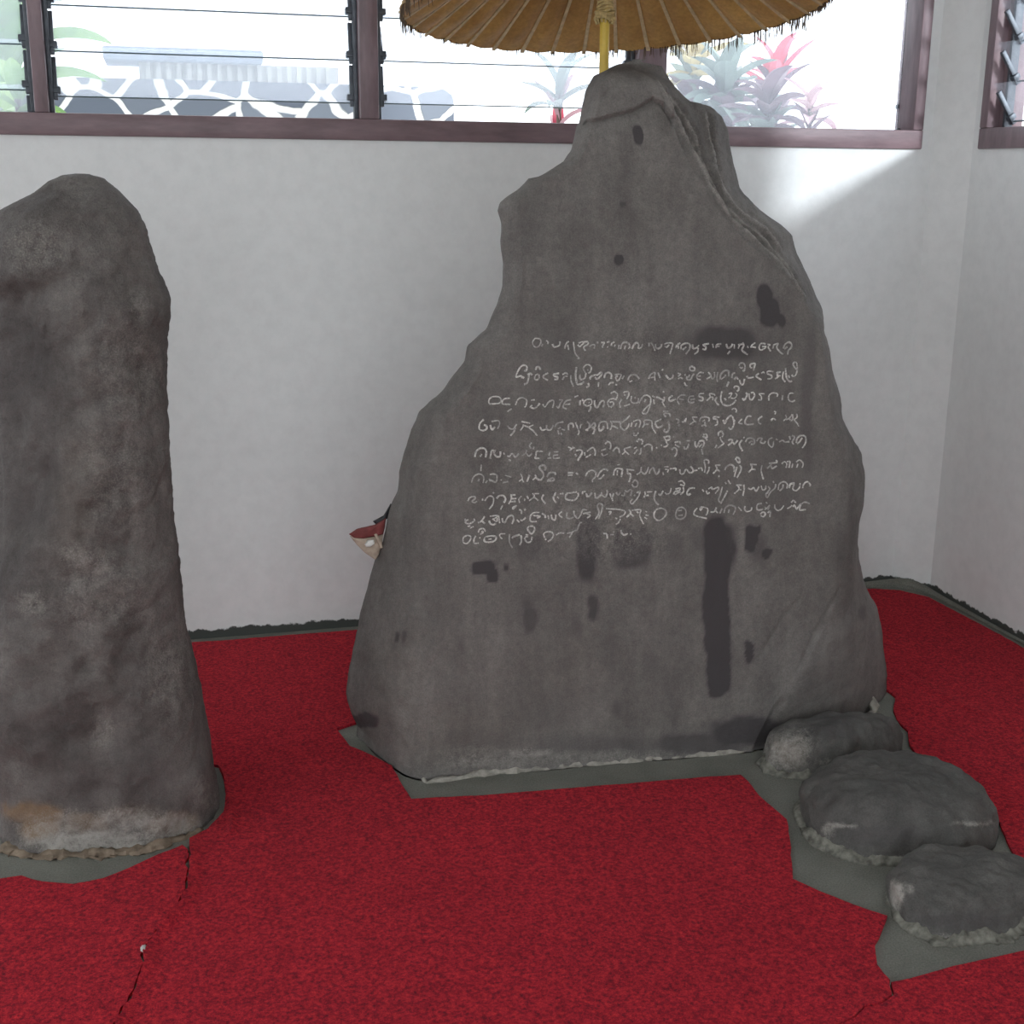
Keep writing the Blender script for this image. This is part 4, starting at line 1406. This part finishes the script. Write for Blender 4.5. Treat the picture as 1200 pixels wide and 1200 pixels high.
# wrapped runner with cord
hz = hubp.z
mb = MB()
for q in range(10):
    z = hz - 0.020 + q * 0.0062
    ptsr = []
    rr = 0.0165 + 0.003 * random.random() + (0.004 if q < 3 else 0)
    for k in range(15):
        a = 2 * pi * k / 14
        ptsr.append((hubp.x + rr * cos(a), UY + rr * sin(a), z + 0.004 * sin(a * 2 + q)))
    mb.tube(ptsr, 0.0042, 6)
for k in range(14):
    a = 2 * pi * k / 14
    c0 = Vector((hubp.x + 0.021 * cos(a), UY + 0.021 * sin(a), hz - 0.012))
    mb.tube([c0, c0 + Vector((0.004 * cos(a), 0.004 * sin(a), -0.008)), c0 + Vector((-.002 * cos(a), -.002 * sin(a), -0.015 - 0.006 * random.random()))], 0.0024, 5)
mb.build('runner', M_CORD, par)
for k in range(0, NRIB, 2):
    a = 2 * pi * k / NRIB
    MB().tube([(hubp.x + 0.016 * cos(a), UY + 0.016 * sin(a), hz + 0.04), cone_pt(a, 0.55, -0.010)], 0.0022, 5).build('stretcher', M_RIB, par)
# thin fringe hanging from the rim, ragged and missing in places
mb = MB()
for k in range(800):
    a = random.uniform(0, 2 * pi)
    dens = 0.5 + 0.5 * noise.noise(Vector((cos(a) * 3.1, sin(a) * 3.1, 2)))
    deg = math.degrees(a) % 360
    if 150 < deg < 205 or deg < 72 or deg > 330:
        dens += 0.4
    if 80 < deg < 148:
        dens -= 0.30
    if random.random() > dens:
        continue
    L = random.uniform(0.012, 0.030) + (random.uniform(0.0, 0.022) if deg < 62 or 155 < deg < 200 else 0)
    p0 = cone_pt(a, 0.992)
    sw = Vector((random.uniform(-.004, .004), random.uniform(-.004, .004), 0))
    mb.tube([p0, p0 + sw * 0.4 + Vector((0, 0, -L * .5)), p0 + sw + Vector((0, 0, -L))], [0.0011, 0.0010, 0.0007], 4)
fr = mb.build('fringe', M_FRINGE, par)
fr['kind'] = 'stuff'

# ------------------------------------------------------------------ packet tucked beside the slab
pk0 = on_plane(440, 630, A0 + ND * 0.16, ND)
pk = empty('wrapped_packet', pk0)
tag(pk, 'small red and beige folded packet tucked against the left edge of the inscribed slab', 'packet')


def PK(px, py, d=0.0):
    return on_plane(px, py, A0 + ND * (0.16 + d), ND)


M_PAPER = simple('beige_paper', (0.44, 0.36, 0.28), 0.8, nscale=60, namt=0.35, bstr=0.3)
M_RED = simple('faded_red_cloth', (0.19, 0.048, 0.045), 0.85, nscale=50, namt=0.5, bstr=0.5)
M_BLACK = simple('black_strip', (0.012, 0.012, 0.014), 0.5)
M_WAD = simple('white_wad', (0.72, 0.72, 0.68), 0.8, nscale=60, namt=0.2)


def sheet(outline, bulge, thick, name, mat, parent, n=14):
    """a folded lump from an outline: two bulged skins"""
    m_ = len(outline)
    c3 = sum((Vector(p) for p in outline), Vector()) / m_
    ring_ = []
    for i in range(m_):
        a, b_ = Vector(outline[i]), Vector(outline[(i + 1) % m_])
        for q in range(4):
            ring_.append(a.lerp(b_, q / 4))
    k = len(ring_)
    vv, ff = [], []
    for sgn in (-1, 1):
        for j in range(n):
            s = j / n
            for p in ring_:
                q = p.lerp(c3, s)
                q = q + ND * sgn * (thick + bulge * sqrt(1 - (1 - s) ** 2)) * (1 if j else 0.6)
                q = q + ND * 0.003 * noise.noise(q * 60)
                vv.append(q)
        vv.append(c3 + ND * sgn * (thick + bulge))
    base = 0
    for sgn in range(2):
        o_ = sgn * (n * k + 1)
        for j in range(n - 1):
            for i in range(k):
                ff.append((o_ + j * k + i, o_ + j * k + (i + 1) % k, o_ + (j + 1) * k + (i + 1) % k, o_ + (j + 1) * k + i))
        for i in range(k):
            ff.append((o_ + (n - 1) * k + i, o_ + (n - 1) * k + (i + 1) % k, o_ + n * k))
    o2 = n * k + 1
    for i in range(k):
        ff.append((i, (i + 1) % k, o2 + (i + 1) % k, o2 + i))
    return build(name, vv, ff, mat, parent)


sheet([PK(410, 628), PK(418, 638), PK(428, 648), PK(440, 656), PK(444, 650), PK(448, 636), PK(449, 626), PK(430, 629)], 0.008, 0.003, 'paper_wrap', M_PAPER, pk)
sheet([PK(409, 626, -.008), PK(418, 620, -.008), PK(426, 618, -.008), PK(440, 615, -.008), PK(452, 607, -.008), PK(451, 618, -.008), PK(449, 626, -.008), PK(440, 628, -.008), PK(426, 631, -.008), PK(415, 630, -.008)],
      0.010, 0.003, 'red_wrap', M_RED, pk)
sheet([PK(437, 624, -.016), PK(440, 622, -.016), PK(447, 635, -.016), PK(449, 642, -.016), PK(446, 643, -.016), PK(442, 634, -.016)], 0.002, 0.002, 'folded_flap', M_PAPER, pk)
sheet([PK(427, 638, -.014), PK(431, 633, -.014), PK(438, 632, -.014), PK(439, 637, -.014), PK(434, 641, -.014), PK(429, 641, -.014)], 0.006, 0.002, 'white_wad', M_WAD, pk)
sheet([PK(437, 611), PK(450, 606), PK(458, 590), PK(461, 594), PK(456, 606), PK(447, 612), PK(440, 614)], 0.004, 0.003, 'black_strip', M_BLACK, pk)

# ------------------------------------------------------------------ outside
mb = MB().box((-24, -24, -0.5), (22, 22, -0.42))
o = mb.build('ground', simple('outdoor_paving', (0.72, 0.72, 0.70), 0.9, nscale=6, namt=0.3), shade=False)
struct(o)

m, nt, b = material('stone_cladding')
tc = nt.nodes.new('ShaderNodeTexCoord')
mp = nt.nodes.new('ShaderNodeMapping')
mp.inputs['Scale'].default_value = (1.0, 0.0, 1.25)
nt.links.new(tc.outputs['Object'], mp.inputs['Vector'])
nz = nt.nodes.new('ShaderNodeTexNoise')
nz.inputs['Scale'].default_value = 6
nt.links.new(mp.outputs[0], nz.inputs['Vector'])
va = nt.nodes.new('ShaderNodeMix')
va.data_type = 'RGBA'
va.inputs[0].default_value = 0.06
nt.links.new(mp.outputs[0], va.inputs[6])
nt.links.new(nz.outputs['Color'], va.inputs[7])
vo = nt.nodes.new('ShaderNodeTexVoronoi')
vo.feature = 'DISTANCE_TO_EDGE'
vo.inputs['Scale'].default_value = 5.4
nt.links.new(va.outputs[2], vo.inputs['Vector'])
vc = nt.nodes.new('ShaderNodeTexVoronoi')
vc.inputs['Scale'].default_value = 5.4
nt.links.new(va.outputs[2], vc.inputs['Vector'])
stone_c = ramp(nt, vc.outputs['Color'], [(0.2, (0.10, 0.115, 0.145)), (0.8, (0.17, 0.19, 0.22))])
f_ = ramp(nt, vo.outputs['Distance'], [(0.060, (0, 0, 0)), (0.085, (1, 1, 1))])
c = mix(nt, f_, (0.80, 0.80, 0.78), stone_c)
nt.links.new(c, b.inputs['Base Color'])
b.inputs['Roughness'].default_value = 0.85
bump(nt, b, [(f_, 0.6, 0.02)])
M_CLAD = m
GY = 2.6
gx0, gx1 = on_y(95, 90, GY).x, on_y(532, 90, GY).x
g1 = on_y(300, 96, GY).z
g2 = on_y(300, 76, GY).z
g3 = on_y(300, 60, GY).z
gw = empty('garden_wall', ((gx0 + gx1) / 2, GY, -0.42))
tag(gw, 'dark rubble stone garden wall with white joints outside the back window', 'garden wall')
MB().box((gx0 - 1.2, GY, -0.42), (gx1, GY + 0.3, g1)).build('rubble_face', M_CLAD, gw, shade=False)
mb = MB().box((gx0 + 0.25, GY + 0.02, g1), (gx1 - 0.55, GY + 0.28, g2))
x = gx0 + 0.28
while x < gx1 - 0.6:
    mb.box((x, GY + 0.005, g1), (x + 0.02, GY + 0.03, g2))
    x += 0.045
mb.build('fluted_band', simple('pale_render', (0.40, 0.40, 0.38), 0.9, nscale=12, namt=0.3), gw, shade=False)
mb = MB().box((gx0 + 0.1, GY - 0.05, g2), (gx1 - 0.9, GY + 0.35, g3), c=0.01)
mb.build('coping', simple('slate_coping', (0.20, 0.24, 0.30), 0.8, nscale=10, namt=0.4), gw)


def leaf(mb, base, az, el0, length, width, droop, fold_=0.25):
    n = 9
    p = Vector(base)
    d0 = len(mb.v)
    el = el0
    side = Vector((-sin(az), cos(az), 0))
    for i in range(n + 1):
        t = i / n
        wd = width * (sin(pi * min(1, t * 0.92 + 0.08)) ** 0.8) * (1 - 0.15 * t) if i < n else 0.001
        dirv = Vector((cos(az) * cos(el), sin(az) * cos(el), sin(el)))
        up = side.cross(dirv)
        if up.z < 0:
            up = -up
        mb.v += [p - side * wd / 2 + up * wd * fold_, p + Vector((0, 0, 0)), p + side * wd / 2 + up * wd * fold_]
        p = p + dirv * (length / n)
        el -= droop / n
    for i in range(n):
        a = d0 + i * 3
        mb.f += [(a, a + 1, a + 4, a + 3), (a + 1, a + 2, a + 5, a + 4)]


def leaf_mat(name, c1, c2, tr_=0.35):
    m, nt, b = material(name)
    n = tex_noise(nt, 5, 4, 0.6)
    c = ramp(nt, n, [(0.35, c1), (0.65, c2)])
    nt.links.new(c, b.inputs['Base Color'])
    b.inputs['Roughness'].default_value = 0.4
    t = nt.nodes.new('ShaderNodeBsdfTranslucent')
    nt.links.new(c, t.inputs['Color'])
    mx = nt.nodes.new('ShaderNodeMixShader')
    mx.inputs[0].default_value = tr_
    nt.links.new(b.outputs[0], mx.inputs[1])
    nt.links.new(t.outputs[0], mx.inputs[2])
    nt.links.new(mx.outputs[0], nt.nodes['Material Output'].inputs['Surface'])
    return m


L_PINK = leaf_mat('pink_leaf', (0.55, 0.06, 0.12), (0.75, 0.18, 0.22))
L_PLUM = leaf_mat('plum_leaf', (0.10, 0.07, 0.10), (0.22, 0.14, 0.17))
L_GREY = leaf_mat('grey_green_leaf', (0.10, 0.15, 0.13), (0.26, 0.32, 0.28))
L_LIME = leaf_mat('lime_leaf', (0.14, 0.32, 0.06), (0.35, 0.55, 0.12))
L_PALE = leaf_mat('pale_pink_leaf', (0.42, 0.24, 0.28), (0.55, 0.38, 0.40))
L_YELL = leaf_mat('yellow_leaf', (0.45, 0.36, 0.14), (0.60, 0.52, 0.28))
M_STEM = simple('stem', (0.14, 0.11, 0.09), 0.8, nscale=20)


def plant(name, label, px, py, y, mats, n, length, width, spread=(0.2, 1.25), layers=3, group=None, base_z=-0.42, drop=0.10):
    top_ = on_y(px, py, y)
    r = empty(name, (top_.x, y, base_z))
    tag(r, label, 'plant', group)
    MB().tube([(top_.x, y, base_z), (top_.x + 0.02, y, (base_z + top_.z) / 2), (top_.x, y, top_.z - 0.02)], [0.02, 0.016, 0.010], 8).build('stem', M_STEM, r)
    for li, mt in enumerate(mats):
        mb = MB()
        for k in range(n):
            az = 2.4 * k + li * 0.7 + random.uniform(-.2, .2)
            q = k / n
            el = spread[1] - (spread[1] - spread[0]) * q + random.uniform(-.15, .15)
            z = top_.z - drop * (1 + li * 1.4) * q - li * drop
            leaf(mb, (top_.x, y, z), az, el, length * random.uniform(.8, 1.1), width * random.uniform(.85, 1.1), random.uniform(0.5, 1.3))
        ob = mb.build('leaves', mt, r)
    return r


G = 'garden plants outside the back window'
plant('garden_plant', 'cordyline with an upright tuft of bright pink leaves outside the right pane', 908, 92, 1.9, [L_PINK, L_PLUM], 10, 0.27, 0.07, (0.7, 1.4), group=G, drop=0.08)
plant('garden_plant', 'dense grey and plum leaved shrub nearest the slab tip outside the right pane', 850, 100, 1.35, [L_GREY, L_PLUM, L_GREY], 17, 0.24, 0.105, (-0.2, 1.3), group=G)
plant('garden_plant', 'plum leaved shrub under the pink cordyline, low in the right pane', 900, 122, 0.75, [L_PLUM, L_GREY], 16, 0.19, 0.085, (-0.2, 1.3), group=G)
plant('garden_plant', 'shrub with yellowish and grey leaves beside the third mullion of the back window', 812, 72, 2.45, [L_YELL, L_GREY, L_PLUM], 13, 0.30, 0.10, (-0.1, 1.2), group=G)
plant('garden_plant', 'pale grey leaved shrub left of the slab tip behind the louvres', 655, 105, 1.6, [L_GREY, L_PALE, L_PINK], 8, 0.24, 0.06, (0.2, 1.3), group=G)
plant('garden_plant', 'small pale pinkish shrub right of the pink cordyline, lower and smaller', 950, 118, 1.2, [L_PALE, L_PLUM], 10, 0.15, 0.06, (0.0, 1.2), group=G)
plant('garden_plant', 'tall lime green broad leaved plant outside the leftmost bay', 2, 30, 1.7, [L_LIME, L_LIME], 9, 0.42, 0.16, (0.3, 1.4), group=G, drop=0.12)
plant('garden_plant', 'low pale green plant beneath the tall lime plant outside the leftmost bay', 20, 108, 0.55, [L_LIME, L_GREY], 8, 0.20, 0.07, (0.1, 1.2), group=G)
